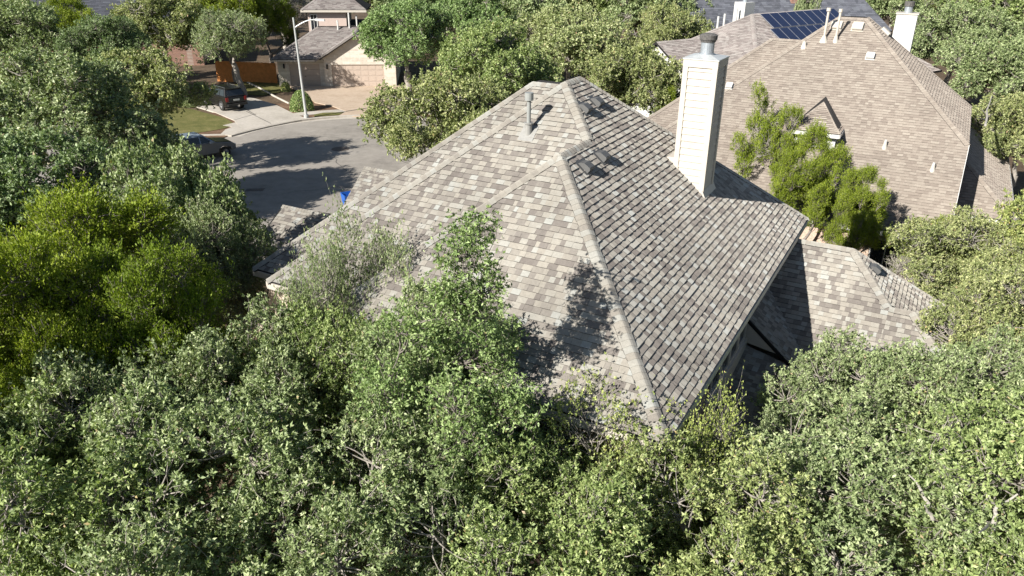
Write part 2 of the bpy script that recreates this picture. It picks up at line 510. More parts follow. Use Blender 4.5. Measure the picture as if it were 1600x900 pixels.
# walls as one outline
wl = MB()
out = [(KA + IN, KB + IN), (KA + IN, RB - IN), (LA1 - IN, RB - IN), (LA1 - IN, KB1 + IN), (LA2 - IN, KB1 + IN), (LA2 - IN, KB2 + IN),
       (KA + 2 * S1 - IN, KB2 + IN), (KA + 2 * S1 - IN, KB + IN)]
for i in range(len(out)):
    p, q = out[i], out[(i + 1) % len(out)]
    wl.poly([ab(*p, -1), ab(*q, -1), ab(*q, EZ - 0.18), ab(*p, EZ - 0.18)])
wl.build('wall', M_PBRICK, house)
# the stucco bay at the left end with its trims, pipe and window
by = KB2 + IN
st = MB(); st.box(FA, KA + 2 * S1 - IN + 0.02, LA2 - IN - 0.02, by - 0.03, by - 0.003, 2.6, EZ - 0.2)
st.build('stucco_panel', M_STUCCO, house)
tr = MB()
tr.box(FA, LA2 - IN - 0.14, LA2 - IN + 0.01, by - 0.06, by - 0.032, 2.6, EZ - 0.2)
tr.box(FA, KA + 2 * S1 - IN, LA2 - IN, by - 0.055, by - 0.033, 2.6, 2.78)
tr.build('corner_trim', M_WHITE, house)
dp = MB(); dp.tube([FA(LA2 - IN - 0.42, by - 0.1, EZ - 0.2), FA(LA2 - IN - 0.42, by - 0.1, 0.2)], 0.035)
dp.build('downpipe', M_DARK, house)
def window(parent, fr, u0, u1, v, z0, z1, out=-1, bars=1, fm=None, axis='x', gm=None):
    """frame of four rails round a recessed pane on a face at v (axis x) or u (axis y)"""
    w = 0.07; fm = fm or M_WHITE
    def bx(mb, a, b, c0, c1, z_0, z_1):
        c0_, c1_ = sorted((v + out * c0, v + out * c1))
        if axis == 'x': mb.box(fr, a, b, c0_, c1_, z_0, z_1)
        else: mb.box(fr, c0_, c1_, a, b, z_0, z_1)
    f_ = MB()
    bx(f_, u0, u0 + w, 0.034, 0.07, z0, z1); bx(f_, u1 - w, u1, 0.034, 0.07, z0, z1)
    bx(f_, u0 + w, u1 - w, 0.034, 0.07, z0, z0 + w); bx(f_, u0 + w, u1 - w, 0.034, 0.07, z1 - w, z1)
    for k in range(bars):
        c = u0 + (u1 - u0) * (k + 1) / (bars + 1)
        bx(f_, c - 0.018, c + 0.018, 0.034, 0.06, z0 + w, z1 - w)
    win = f_.build('window', fm, parent)
    g_ = MB(); bx(g_, u0 + w * 0.6, u1 - w * 0.6, 0.006, 0.033, z0 + w * 0.6, z1 - w * 0.6)
    pane = g_.build('pane', gm or M_GLASS, win)
    return win
window(house, FA, LA2 - IN - 1.75, LA2 - IN - 0.95, by - 0.03, 3.6, 5.2)
window(house, FA, LA2 - IN - 2.9, LA2 - IN - 2.1, by - 0.03, 3.6, 5.2)
for a0 in (4.6, 7.0, 9.0):
    window(house, FA, a0, a0 + 0.9, KB + IN, 3.4, 4.9)
# clerestory strip under the right eave
ca = KA + IN
for k in range(4):
    b0 = 15.5 + k * 0.84
    window(house, FA, b0, b0 + 0.8, ca, 3.86, 5.30, out=-1, bars=0, fm=M_TRIM, axis='y')
bd = MB(); bd.box(FA, ca - 0.12, ca - 0.004, 15.3, 18.93, 3.2, 3.84)
bd.build('siding_band', M_TRIM, house)

# chimney
ch_ = MB()
CA0, CA1, CB0, CB1, CT = 4.99, 5.80, 19.28, 20.15, 10.88
def zq(a): return EZ + pr * (a - KA)
ch_.box(FA, CA0 + 0.012, CA1 - 0.012, CB0 + 0.012, CB1 - 0.012, 6.8, CT - 0.06)
chim = ch_.build('chimney', M_CREAM, house)
sd_ = MB()
lap_siding(sd_, FA, 'x', CB0 + 0.012, -1, CA0 + 0.09, CA1 - 0.09, 7.05, lambda c: CT - 0.22)
lap_siding(sd_, FA, 'y', CA0 + 0.012, -1, CB0 + 0.09, CB1 - 0.09, 7.05, lambda c: CT - 0.22)
lap_siding(sd_, FA, 'x', CB1 - 0.012, 1, CA0 + 0.09, CA1 - 0.09, 7.05, lambda c: CT - 0.22)
lap_siding(sd_, FA, 'y', CA1 - 0.012, 1, CB0 + 0.09, CB1 - 0.09, 7.05, lambda c: CT - 0.22)
sd_.build('lap_siding', M_CREAM, chim)
ct = MB()
for (x, sx) in ((CA0, 1), (CA1, -1)):
    for (y, sy) in ((CB0, 1), (CB1, -1)):
        x0, x1 = sorted((x - sx * 0.03, x + sx * 0.10)); y0, y1 = sorted((y - sy * 0.03, y + sy * 0.10))
        ct.box(FA, x0, x1, y0, y1, 6.9, CT - 0.23)
ct.box(FA, CA0 - 0.034, CA1 + 0.034, CB0 - 0.034, CB1 + 0.034, CT - 0.228, CT - 0.05)
ct.build('corner_board', M_CREAM2, chim)
cc = MB()
cc.box(FA, CA0 - 0.05, CA1 + 0.05, CB0 - 0.05, CB1 + 0.05, CT - 0.047, CT - 0.02)
mx_, my_ = (CA0 + CA1) / 2, (CB0 + CB1) / 2
n0 = [FA(CA0 - 0.03, CB0 - 0.03, CT - 0.018), FA(CA1 + 0.03, CB0 - 0.03, CT - 0.018), FA(CA1 + 0.03, CB1 + 0.03, CT - 0.018), FA(CA0 - 0.03, CB1 + 0.03, CT - 0.018)]
n1 = [FA(mx_ - 0.15, my_ - 0.15, CT + 0.05), FA(mx_ + 0.15, my_ - 0.15, CT + 0.05), FA(mx_ + 0.15, my_ + 0.15, CT + 0.05), FA(mx_ - 0.15, my_ + 0.15, CT + 0.05)]
cc.hexa(n0 + n1)
cc.build('chase_cover', mat('pale_sheet_metal', (0.50, 0.52, 0.52), rough=0.45, var=0.1, scale=6, metal=0.2), chim)
fl = MB(); fl.tube([FA(mx_, my_, CT + 0.04), FA(mx_, my_, CT + 0.34)], 0.165, 20); fl.tube([FA(mx_, my_, CT + 0.04), FA(mx_, my_, CT + 0.07)], 0.19, 20)
flue = fl.build('flue', M_GALV, chim, smooth=False)
fc = MB(); fc.tube([FA(mx_, my_, CT + 0.335), FA(mx_, my_, CT + 0.37), FA(mx_, my_, CT + 0.40), FA(mx_, my_, CT + 0.50), FA(mx_, my_, CT + 0.535)], [0.18, 0.19, 0.215, 0.222, 0.15], 20)
fc.build('flue_cap', M_RUST, flue)
ck = MB()   # cricket behind the chimney on its uphill side, and step flashing
zc = zq(6.02)
ck.hexa([FA(CA1 + .013, CB0 - 0.02, 7.6), FA(6.02, CB0 - 0.02, zc - 0.3), FA(6.02, CB1, zc - 0.3), FA(CA1 + .013, CB1, 7.6),
         FA(CA1 + .013, CB0 - 0.02, zc + 0.04), FA(6.02, CB0 - 0.02, zc + 0.03), FA(6.02, CB1, zc + 0.03), FA(CA1 + .013, CB1, zc + 0.04)])
ck.build('cricket', M_CREAM2, chim)
fs = MB()
fs.hexa([FA(CA0 - .10, CB0 - .06, zq(CA0 - .10) - .02), FA(CA0 - .014, CB0 - .06, zq(CA0) - .02), FA(CA0 - .014, CB1 + .1, zq(CA0) - .02), FA(CA0 - .10, CB1 + .1, zq(CA0 - .10) - .02),
         FA(CA0 - .10, CB0 - .06, zq(CA0 - .10) + .03), FA(CA0 - .014, CB0 - .06, zq(CA0) + .12), FA(CA0 - .014, CB1 + .1, zq(CA0) + .12), FA(CA0 - .10, CB1 + .1, zq(CA0 - .10) + .03)])
fs.build('base_flashing', M_CREAM2, chim)

# vent pipe
vb = ab(8.69, 16.51, zp(16.51 - KB2))
vp = MB(); vp.tube([vb - ZX * 0.1, vb + ZX * 0.86], 0.05, 14)
vpo = vp.build('vent_pipe', M_GREYP, house, smooth=False)
vc = MB(); vc.tube([vb + ZX * 0.80, vb + ZX * 0.98], 0.105, 16); vc.build('pipe_cap', M_GREYP, vpo)
vl = MB(); vl.tube([vb - ZX * 0.05, vb + ZX * 0.24], 0.088, 14); vl.tube([vb + ZX * 0.235, vb + ZX * 0.265], 0.12, 14)
vl.prism([vb + AX * .2 - upP * .2 + ZX * .03, vb - AX * .2 - upP * .2 + ZX * .03, vb - AX * .2 + upP * .16 + ZX * .03, vb + AX * .2 + upP * .16 + ZX * .03], -ZX * 0.02)
vl.build('pipe_flashing', M_LEAD, vpo)

def box_vent(parent, a, b, zf, sc=1.0, up=None, ac=None, m=None):
    """slant back roof louvre: curved hood open on the downhill side, on a flange"""
    up = upQ if up is None else up; ac = BX if ac is None else ac
    u = up / np.linalg.norm(up); nrm = np.cross(ac, u); nrm = nrm if nrm[2] > 0 else -nrm
    o = ab(a, b, zf)
    def L(s, t, h): return o + ac * s * sc + u * t * sc + nrm * h * sc
    m_ = MB()
    prof = [(0.17, 0.015), (0.12, 0.09), (0.05, 0.15), (-0.13, 0.17), (-0.165, 0.15), (-0.18, 0.11), (-0.18, 0.03)]
    w = 0.155
    for i in range(len(prof) - 1):
        (t0, h0), (t1, h1_) = prof[i], prof[i + 1]
        m_.poly([L(-w, t0, h0), L(w, t0, h0), L(w, t1, h1_), L(-w, t1, h1_)])
    for s in (-w, w):
        m_.poly([L(s, t, h) for t, h in prof] + [L(s, -0.16, 0.012)])
    v = m_.build('roof_vent', m or M_VENT, parent)
    g = MB()
    g.prism([L(-.25, -.24, .022), L(.25, -.24, .022), L(.25, .26, .022), L(-.25, .26, .022)], -nrm * 0.012 * sc)
    g.build('flange', m or M_VENT, v)
    return v
for a, b in ((7.72, 18.3), (7.70, 17.52), (6.72, 16.42), (6.70, 15.45)):
    box_vent(house, a, b, zq(a), sc=.88)

# lower roofs on the right
ZR4, BR4 = 5.5, 22.65
def z4(b): return ZR4 - pr * (BR4 - b)
lr = MB(); ls = MB(); lc = MB()
bE = 18.7
p4a = [ab(ca, bE, z4(bE)), ab(0.1, bE, z4(bE)), ab(0.1, 21.42, z4(21.42)), ab(1.35, BR4, ZR4), ab(ca, BR4, ZR4)]
eb = 21.42 - bE
p4b = [ab(0.1, bE, z4(bE)), ab(-0.5 - eb, bE, z4(bE)), ab(-0.5, 21.42, z4(21.42)), ab(0.1, 21.42, z4(21.42))]
q4 = [ab(0.1, 21.42, z4(21.42)), ab(0.1, 23.88, z4(21.42)), ab(1.35, BR4, ZR4)]
q4b = [ab(-0.5 - eb, bE, z4(bE)), ab(-0.5 - eb, 24.0, z4(bE)), ab(-0.5, 21.5, z4(21.42)), ab(-0.5, 21.42, z4(21.42))]
b4 = [ab(0.1, 21.42, z4(21.42)), ab(-0.5, 21.42, z4(21.42)), ab(-0.5 - eb, 24.1, z4(bE)), ab(0.1, 24.1, z4(bE))]
q4c = [ab(0.1, 21.6, z4(21.42)), ab(-1.9, 23.6, z4(21.42) - pr * 2.0), ab(-1.9, 25.88, z4(21.42) - pr * 2.0), ab(0.1, 23.88, z4(21.42))]
for pts, ac, up, og in ((p4a, -AX, upP, p4a[0]), (p4b, -AX, upP, p4a[0]), (q4, BX, upQ, q4[0]), (q4b, BX, upQ, q4b[0]), (q4c, BX, upQ, q4[0])):
    shingles(lr, pts, ac, up, og, OR)
for pts in (p4a, p4b, q4, q4b, q4c, b4): slab(ls, pts, 0.12)
back4 = [ab(ca, BR4, ZR4), ab(1.35, BR4, ZR4), ab(-1.9, 25.88, z4(21.42) - pr * 2.0), ab(ca, 25.88, ZR4 - pr * 3.23)]
slab(ls, back4, 0.12)
ridge_caps(lc, p4a[4], p4a[3], dnP, dnB, cr); ridge_caps(lc, ab(0.1, 21.42, z4(21.42)), ab(1.35, BR4, ZR4), dnP, dnQ, cr)
ridge_caps(lc, ab(0.1, 21.42, z4(21.42)), ab(-0.5, 21.42, z4(21.42)), dnP, dnB, cr); ridge_caps(lc, p4b[1], p4b[2], dnP, dnQ, cr); ridge_caps(lc, q4c[2], q4[2], dnB, dnQ, cr)
# shaded front slope (shallow) and the steeper shed slope beyond its rake
fsl = 0.30
def zf1(b, a=None): return 3.62 - .12 * (19.0 - b) - .25 * (ca - (ca if a is None else a))
f1 = [ab(ca, 12.0, zf1(12.0)), ab(-0.6, 12.0, zf1(12.0, -.6)), ab(-0.6, 18.98, zf1(18.98, -.6)), ab(ca, 18.98, zf1(18.98))]
acF = BX + .12 * ZX; acF /= np.linalg.norm(acF)
upF = np.cross(acF, np.cross(AX + .25 * ZX, acF)); upF = upF if upF[2] > 0 else -upF
shingles(lr, f1, acF, upF, f1[1], OR); slab(ls, f1, 0.12)
s1 = [ab(ca - 0.96 - 1.2, 18.95, 4.44 - pr * 2.16), ab(ca - 2.16, 22.6, 4.44 - pr * 2.16), ab(ca, 22.6, 4.44), ab(ca, 18.95, 4.44)]
shingles(lr, s1, BX, upQ, s1[3], OR); slab(ls, s1, 0.12)
lroof = lr.build('lower_roof', M_SH, house)
ls.build('lower_roof_deck', M_SH, house)
lc.build('ridge_cap', M_SH, lroof)
tg = MB(); tg.prism([ab(ca, 18.97, 3.7), ab(ca - 0.97, 18.97, 3.55), ab(ca, 18.97, 4.40)], BX * 0.05)
tg.build('gable_wall', M_TRIM, house)
rk = MB(); rk.prism([ab(ca, 18.93, 4.46), ab(ca, 18.93, 4.40), ab(ca - 1.0, 18.93, 4.40 - pr), ab(ca - 1.0, 18.93, 4.46 - pr)], BX * 0.035)
rk.build('rake_board', M_DARK, house)
lw = MB()
o4 = [(ca + 0.01, 12.4), (-0.2, 12.4), (-0.2, 18.8), (-2.5, 19.1), (-2.5, 23.5), (-1.4, 26.2), (ca + .01, 26.2)]
for i in range(len(o4) - 1):
    p, q = o4[i], o4[i + 1]
    zt0 = 1.55 if i < 1 else (1.9 if i == 1 else (2.05 if i < 4 else 2.6))
    lw.poly([ab(*p, -1), ab(*q, -1), ab(*q, zt0), ab(*p, zt0)])
lw.build('lower_wall', M_PBRICK, house)
box_vent(house, 0.72, 22.7, z4(21.42) + pr * 0.62, sc=0.9)
lf = MB(); eave(lf, p4b[1], p4a[0], -BX, h=0.14); eave(lf, f1[1], f1[0], -BX, h=0.14); eave(lf, f1[1], f1[2], -AX, h=0.14); eave(lf, q4b[0], q4b[1], -AX, h=0.14)
lf.build('lower_fascia', M_CREAM2, house)

# lower roofs at the far left (front of the house)
w1 = [ab(19.3, 20.2, 3.0), ab(14.6, 20.2, 3.0), ab(14.6, 22.9, 5.25), ab(19.3, 22.9, 5.25)]
w2 = [ab(21.0, 17.4, 2.5), ab(14.6, 17.4, 2.5), ab(14.6, 19.95, 4.25), ab(20.9, 19.95, 4.25)]
wr = MB(); ws = MB(); wc = MB()
for w in (w1, w2):
    shingles(wr, w, -AX, w[3] - w[0], w[0], OR)
    slab(ws, w, 0.12)
upw = (w1[3] - w1[0]) / np.linalg.norm(w1[3] - w1[0])
ridge_caps(wc, w1[2], w1[3], -upw, dnB, cr); ridge_caps(wc, w2[2], w2[3], -upw, dnB, cr)
slab(ws, [w1[3], w1[2], ab(14.6, 25.6, 3.0), ab(19.6, 25.6, 3.0)], .12)
slab(ws, [w2[3], w2[2], ab(14.6, 20.3, 4.0), ab(20.9, 20.3, 4.0)], .12)
wroof = wr.build('wing_roof', M_SH, house); ws.build('wing_roof_deck', M_SH, house); wc.build('ridge_cap', M_SH, wroof)
ww = MB()
o5 = [(14.4, 17.7), (20.6, 17.7), (20.6, 20.2), (19.3, 20.5), (19.3, 25.3), (14.4, 25.3)]
for i in range(len(o5) - 1):
    p, q = o5[i], o5[i + 1]
    ww.poly([ab(*p, -1), ab(*q, -1), ab(*q, 2.5), ab(*p, 2.5)])
ww.build('wing_wall', M_STUCCO, house)
wf = MB(); eave(wf, w2[0], w2[1], -BX, h=0.14); eave(wf, w1[0], w1[1], -BX, h=0.14); wf.build('wing_fascia', M_CREAM2, house)

# ================================================================== RIGHT NEIGHBOUR
nb = thing('house', ab(6, 42, 0), 'neighbouring house on the right with a large uniform tan shingle roof and white eaves', 'house')
pn = 0.8
E0 = 33.1
def zn(b): return 2.8 + pn * (b - E0)
upN = BX + pn * ZX; upNQ = AX + pn * ZX
cC = ab(-1.32, 36.85, 5.8); dD = ab(-1.32, 46.0, 5.8); r2 = ab(4.03, 42.2, zn(42.2)); r1 = ab(5.3, 42.2, zn(42.2)); r3 = ab(4.03, 43.0, zn(42.2))
e0 = ab(-1.32, E0, 2.8); e1 = ab(14.4, E0, 2.8)
k3 = ab(5.3, E0, 2.8)
N2a = E0 + 1.6
def zn2(b): return 2.8 + pn * (b - N2a)
m1_ = [ab(-1.32, E0, 2.8), cC, r2, r1, ab(14.4, E0, 2.8)]
apx = ab(8.32, 42.3, zn2(42.3)); run2 = 42.3 - N2a
m2_ = [ab(8.32 + run2, N2a, 2.8), ab(4.6, N2a, 2.8), ab(4.6, 42.3, zn2(42.3)), apx]
qn = [cC, dD, r3, r2]
lo = [ab(-1.32, 37.0, 2.8), ab(-3.72, 37.0, 2.8), ab(-1.32, 39.4, 2.8 + pn * 2.4)]
lq = [ab(-3.72, 37.0, 2.8), ab(-3.72, 49.4, 2.8), ab(-1.32, 47.0, 2.8 + pn * 2.4), ab(-1.32, 39.4, 2.8 + pn * 2.4)]
nr = MB(); ns = MB(); nc = MB()
for pts, ac, up in ((m1_, -AX, upN), (m2_, -AX, upN), (qn, BX, upNQ), (lo, -AX, upN), (lq, BX, upNQ)):
    shingles(nr, pts, ac, up, pts[0], OR, expo=0.145, wmin=0.12, wmax=0.32, th=0.012, lift=0.007, contrast=0.72)
    slab(ns, pts, 0.12)
dN = -upN; dNQ = -upNQ; dNL = AX - pn * ZX; dNB = BX - pn * ZX
slab(ns, [e1, r1, ab(5.3, 43.0, zn(42.2)), ab(14.4, 50, 2.8)], .12)
slab(ns, [dD, r3, ab(5.3, 43.0, zn(42.2)), ab(14.4, 50, 2.8)], .12)
slab(ns, [apx, ab(4.6, 42.3, zn2(42.3)), ab(4.6, 47, zn2(42.3) - 3.5), ab(8.32 + run2, 48, 2.8), ab(8.32 + run2, N2a, 2.8)], .1)
ridge_caps(nc, cC, r2, dN, dNQ, cr, w=.17); ridge_caps(nc, e1, r1, dN, dNL, cr, w=.17); ridge_caps(nc, r2, r1, dN, dNB, cr, w=.17)
ridge_caps(nc, r2, r3, dNL, dNQ, cr, w=.17); ridge_caps(nc, dD, r3, dNB, dNQ, cr, w=.17); ridge_caps(nc, m2_[0], apx, dN, dNL, cr, w=.17)
ridge_caps(nc, ab(4.6, 42.3, zn2(42.3)), apx, dN, dNB, cr, w=.17); ridge_caps(nc, lo[1], lo[2], dN, dNQ, cr, w=.15)
ridge_caps(nc, lq[1], lq[2], dNB, dNQ, cr, w=.15)
nroof = nr.build('roof', M_SHN, nb); ns.build('roof_deck', M_SHN, nb); nc.build('ridge_cap', M_SHN, nroof)
nf = MB()
eave(nf, e0, e1, -BX, h=0.2, t=0.05); eave(nf, cC, dD, -AX, h=0.16); eave(nf, lo[0], lo[1], -BX, h=0.18, t=.05); eave(nf, lq[0], lq[1], -AX, h=0.18, t=.06)
rb_ = lambda p, q: nf.hexa([p - ZX * .16, q - ZX * .16, q - ZX * .16 - AX * .03, p - ZX * .16 - AX * .03, p - ZX * .01, q - ZX * .01, q - ZX * .01 - AX * .03, p - ZX * .01 - AX * .03])
rb_(e0, cC)
nf.build('fascia', M_WHITE, nb)
nw = MB()
def wallrun(mb, pts, z0, z1):
    for i in range(len(pts) - 1):
        p, q = pts[i], pts[i + 1]
        mb.poly([ab(*p, z0), ab(*q, z0), ab(*q, z1), ab(*p, z1)])
wallrun(nw, [(-0.85, 46), (-0.85, E0 + .4), (13.8, E0 + .4)], -1, 2.66)
nw.poly([ab(-0.85, E0 + .4, 2.66), ab(-0.85, 37.0, 5.6), ab(-0.85, 46, 5.6), ab(-0.85, 46, 2.66)])
wallrun(nw, [(-1.0, 37.4), (-3.3, 37.4), (-3.3, 49)], -1, 2.66)
nw.build('wall', M_PBRICK, nb)
window(nb, FA, 0.2, 1.4, E0 + .4, 0.9, 2.3); window(nb, FA, -2.6, -1.6, 37.4, 0.9, 2.3)
# dormer
de = 35.65; dz = 5.86
dr_ = MB(); dsl = MB(); dca = MB()
dl, drr, dap = ab(5.75, de, dz), ab(3.6, de, dz), ab(4.75, 37.85, zn(37.85) + .16)
dbk = ab(4.75, 38.3, zn(38.3))
shingles(dr_, [dl, drr, dap], -AX, BX * (37.85 - de) + ZX * (zn(37.85) + .16 - dz), dl, OR, wmin=.16, wmax=.42)
for pts in ([dl, drr, dap], [drr, dap, dbk, ab(3.6, 37.0, dz)], [dl, dap, dbk, ab(5.75, 37.0, dz)]): slab(dsl, pts, .06)
shingles(dr_, [drr, ab(3.6, 37.0, dz), dbk, dap], BX, np.cross(BX, np.cross(dap - drr, BX)), drr, OR, wmin=.16, wmax=.42)
ridge_caps(dca, drr, dap, dN, dNQ, cr, w=.13); ridge_caps(dca, dl, dap, dN, dNL, cr, w=.13); pass
dorm = dr_.build('dormer', M_SHN, nb); dsl.build('dormer_deck', M_SHN, dorm); dca.build('ridge_cap', M_SHN, dorm)
dw = MB(); dw.box(FA, 3.75, 5.45, de + 0.3, de + 1.6, 4.2, dz - 0.1); dw.build('dormer_wall', M_WHITE, dorm)
df = MB(); eave(df, dl, drr, -BX, h=.16, t=.04, drop=.02); eave(df, drr, ab(3.6, 37, dz), -AX, h=.16, t=.04, drop=.02)
df.build('dormer_fascia', M_WHITE, dorm)
window(dorm, FA, 4.2, 5.0, de + .3, 5.12, 5.65)
# stacks and vents on the neighbour
def pipe(parent, a, b, h, r, zf, m=None, flash=0.28, cap=0.0, lean=None):
    p = ab(a, b, zf)
    t = MB(); t.tube([p - ZX * .05, p + ZX * h], r, 10)
    o = t.build('vent_pipe', m or M_WHITE, parent)
    if flash:
        g = MB(); g.tube([p - ZX * 0.12, p + ZX * 0.06, p + ZX * 0.2], [flash * .8, flash * .5, r * 1.4], 12)
        g.build('pipe_flashing', M_CREAM2, o)
    if cap:
        g = MB(); g.tube([p + ZX * (h - .03), p + ZX * (h + .12)], cap, 12); g.build('pipe_cap', m or M_WHITE, o)
    return o
pipe(nb, 5.63, 40.97, 1.35, .055, zn(40.97), cap=.105, m=M_CREAM2); pipe(nb, 5.10, 41.0, 1.3, .055, zn(41.0), cap=.09, flash=.2, m=M_CREAM2)
pipe(nb, 6.43, 40.6, .22, .06, zn(40.6), flash=.22)
pipe(nb, 1.79, 36.35, .32, .05, zn(36.35), flash=.17); pipe(nb, -0.21, 35.68, .30, .05, zn(35.68), flash=.17)
def flat_vent(parent, a, b, s, zf, up, ac, m=None):
    u = up / np.linalg.norm(up); nrm = np.cross(ac, u); nrm = nrm if nrm[2] > 0 else -nrm
    o = ab(a, b, zf)
    g = MB(); g.prism([o - ac * s * .6 - u * s * .58 + nrm * .02, o + ac * s * .6 - u * s * .58 + nrm * .02, o + ac * s * .6 + u * s * .58 + nrm * .02, o - ac * s * .6 + u * s * .58 + nrm * .02], nrm * .012)
    g.prism([o - ac * s * .5 - u * s * .5 + nrm * .033, o + ac * s * .5 - u * s * .5 + nrm * .033, o + ac * s * .5 + u * s * .5 + nrm * .033, o - ac * s * .5 + u * s * .5 + nrm * .033], nrm * .13)
    return g.build('roof_vent', m or M_WHITE, parent)
flat_vent(nb, 5.25, 41.7, .46, zn(41.7), upN, -AX, M_CREAM2); flat_vent(nb, 4.3, 41.7, .46, zn(41.7), upN, -AX, M_CREAM2)
flat_vent(nb, 3.38, 40.3, .34, zn(40.3), upN, -AX, M_WHITE); flat_vent(nb, 9.2, 38.3, .3, zn(38.3), upN, -AX, M_WHITE)
flat_vent(nb, 3.2, 43.1, .45, zn(42.2) - pn * .83, upNQ, BX, M_CREAM2)
nch = MB(); nch.box(FA, 2.0, 2.95, 45.0, 45.85, 4, 10.13)
nchim = nch.build('chimney', M_WHITE, nb)
g = MB(); g.box(FA, 1.95, 3.0, 44.95, 45.9, 10.133, 10.19); g.build('chase_cover', M_CREAM2, nchim)
g = MB(); g.tube([FA(2.48, 45.42, 10.19), FA(2.48, 45.42, 10.52)], .19, 14); fq = g.build('flue', M_GALV, nchim)
g = MB(); g.tube([FA(2.48, 45.42, 10.5), FA(2.48, 45.42, 10.72)], .24, 14); g.build('flue_cap', M_RUST, fq)

# ================================================================== HOUSE WITH SOLAR PANELS
FS = Frame((17.30, 59.30), 54)
so = thing('house', FS(4, 0, 0), 'house with grey brown hip roof carrying dark blue solar panels behind the tan roof', 'house')
ps, zs = 0.62, 8.45
L_ = 5.6; W_ = 7.0; ze = zs - ps * W_
A_ = FS(0, 0, zs); B_ = FS(8.5, 0, zs)
hip1, hip2 = FS(-W_, -W_, ze), FS(-W_, W_, ze)
e3, e4 = FS(8.5 + W_, -W_, ze), FS(8.5 + W_, W_, ze)
sr = MB(); ss = MB(); scap = MB()
upS = FS.v + ps * ZX; upE = FS.u + ps * ZX
for pts, ac, up in (([hip1, e3, B_, A_], FS.u, upS), ([hip2, hip1, A_], FS.v, upE)):
    shingles(sr, pts, ac, up, pts[0], OR, expo=.16, wmin=.2, wmax=.5, lift=.006, contrast=.9)
for pts in ([hip1, e3, B_, A_], [hip2, hip1, A_], [hip2, e4, B_, A_], [e3, e4, B_]): slab(ss, pts, .15)
ridge_caps(scap, hip1, A_, -upS, -upE, cr, w=.18, expo=.2); ridge_caps(scap, B_, A_, -upS, FS.v - ps * ZX, cr, w=.18, expo=.2)
ridge_caps(scap, hip2, A_, FS.v - ps * ZX, -upE, cr, w=.18, expo=.2)
# cross gable towards the left front
gz = 6.75; gv = 2.2
gA, gB = FS(-2.6, gv, gz), FS(-7.4, gv, gz)
gw = 4.4
g1 = [FS(-7.4, gv - gw, gz - ps * gw), FS(-2.6, gv - gw, gz - ps * gw), gA, gB]
g2 = [FS(-7.4, gv + gw, gz - ps * gw), FS(-2.6, gv + gw, gz - ps * gw), gA, gB]
shingles(sr, g1, FS.u, upS, g1[0], OR, expo=.16, wmin=.2, wmax=.5); slab(ss, g1, .15); slab(ss, g2, .15)
ridge_caps(scap, gB, gA, -upS, FS.v - ps * ZX, cr, w=.18, expo=.2)
sroof = sr.build('roof', M_SHG, so); ss.build('roof_deck', M_SHG, so); scap.build('ridge_cap', M_SHG, sroof)
sw = MB()
sw.box(FS, -W_ + .5, 8.5 + W_ - .5, -W_ + .5, W_ - .5, -1, ze - .1)
sw.prism([FS(-7.1, gv - gw + .4, -1), FS(-7.1, gv + gw - .4, -1), FS(-7.1, gv + gw - .4, gz - ps * gw), FS(-7.1, gv, gz - .2), FS(-7.1, gv - gw + .4, gz - ps * gw)], FS.u * 5)
sw.build('wall', M_WHITE, so)
M_PV = mat('photovoltaic_glass', (0.016, 0.022, 0.055), rough=0.2, var=0.12, scale=2, spec=0.7)
upSn = upS / np.linalg.norm(upS); nS = np.cross(FS.u, upSn); nS = nS if nS[2] > 0 else -nS
def panel(u, t):
    o = A_ - upSn * t + FS.u * u + nS * 0.12
    w, h = 1.0, 1.62
    g = MB(); g.prism([o, o + FS.u * w, o + FS.u * w - upSn * h, o - upSn * h], nS * .04)
    f = g.build('solar_panel', mat('alu_frame', (0.30, 0.31, 0.34), rough=.4, var=.05, metal=.4), so)
    g = MB(); c = .032; o2 = o + nS * .042
    g.prism([o2 + FS.u * c - upSn * c, o2 + FS.u * (w - c) - upSn * c, o2 + FS.u * (w - c) - upSn * (h - c), o2 + FS.u * c - upSn * (h - c)], nS * .006)
    g.build('cell_sheet', M_PV, f)
for k in range(9): panel(.55 + k * 1.02, .22)
for k in range(9): panel(.05 + k * 1.02, 1.90)
for k in range(4): panel(-.45 + k * 1.02, 3.58)
cs_ = FS.inv(zat(1162, 20, 61.2)); ct_ = zat(1162, 3, 61.2)[2]
g = MB(); g.box(FS, cs_[0] - .55, cs_[0] + .55, cs_[1] - .5, cs_[1] + .5, 5, ct_); scm = g.build('chimney', M_WHITE, so)
g = MB(); g.tube([FS(cs_[0], cs_[1], ct_), FS(cs_[0], cs_[1], ct_ + .6)], .17, 12); g.build('flue', M_GALV, scm)
for (px_, py_) in ((1121, 42), (1131, 38), (1150, 28)):
    g = MB(); q_ = zat(px_, py_, 60.5)
    g.tube([q_ - ZX * .6, q_ + ZX * .75], .08, 8); g.build('vent_pipe', M_WHITE, so)

# ================================================================== DARK ROOFED HOUSE BEHIND
FT = Frame((19.0, 92.0), 82)
dk = thing('house', FT(9, 4, 0), 'house with a broad slate grey roof at the top edge of the photo', 'house')
dr2 = MB(); dsl2 = MB()
q0 = [FT(-2, 0, 3.6), FT(26, 0, 3.6), FT(22, 9, 10.5), FT(4, 9, 10.5)]
shingles(dr2, q0, FT.u, q0[3] - q0[0] - FT.u * 6, q0[0], OR, expo=.3, wmin=.3, wmax=.9)
for pts in (q0, [FT(-2, 18, 3.6), FT(26, 18, 3.6), FT(22, 9, 10.5), FT(4, 9, 10.5)], [FT(-2, 0, 3.6), FT(-2, 18, 3.6), FT(4, 9, 10.5)], [FT(26, 0, 3.6), FT(26, 18, 3.6), FT(22, 9, 10.5)]):
    slab(dsl2, pts, .15)
dr2.build('roof', M_SLATE, dk); dsl2.build('roof_deck', M_SLATE, dk)
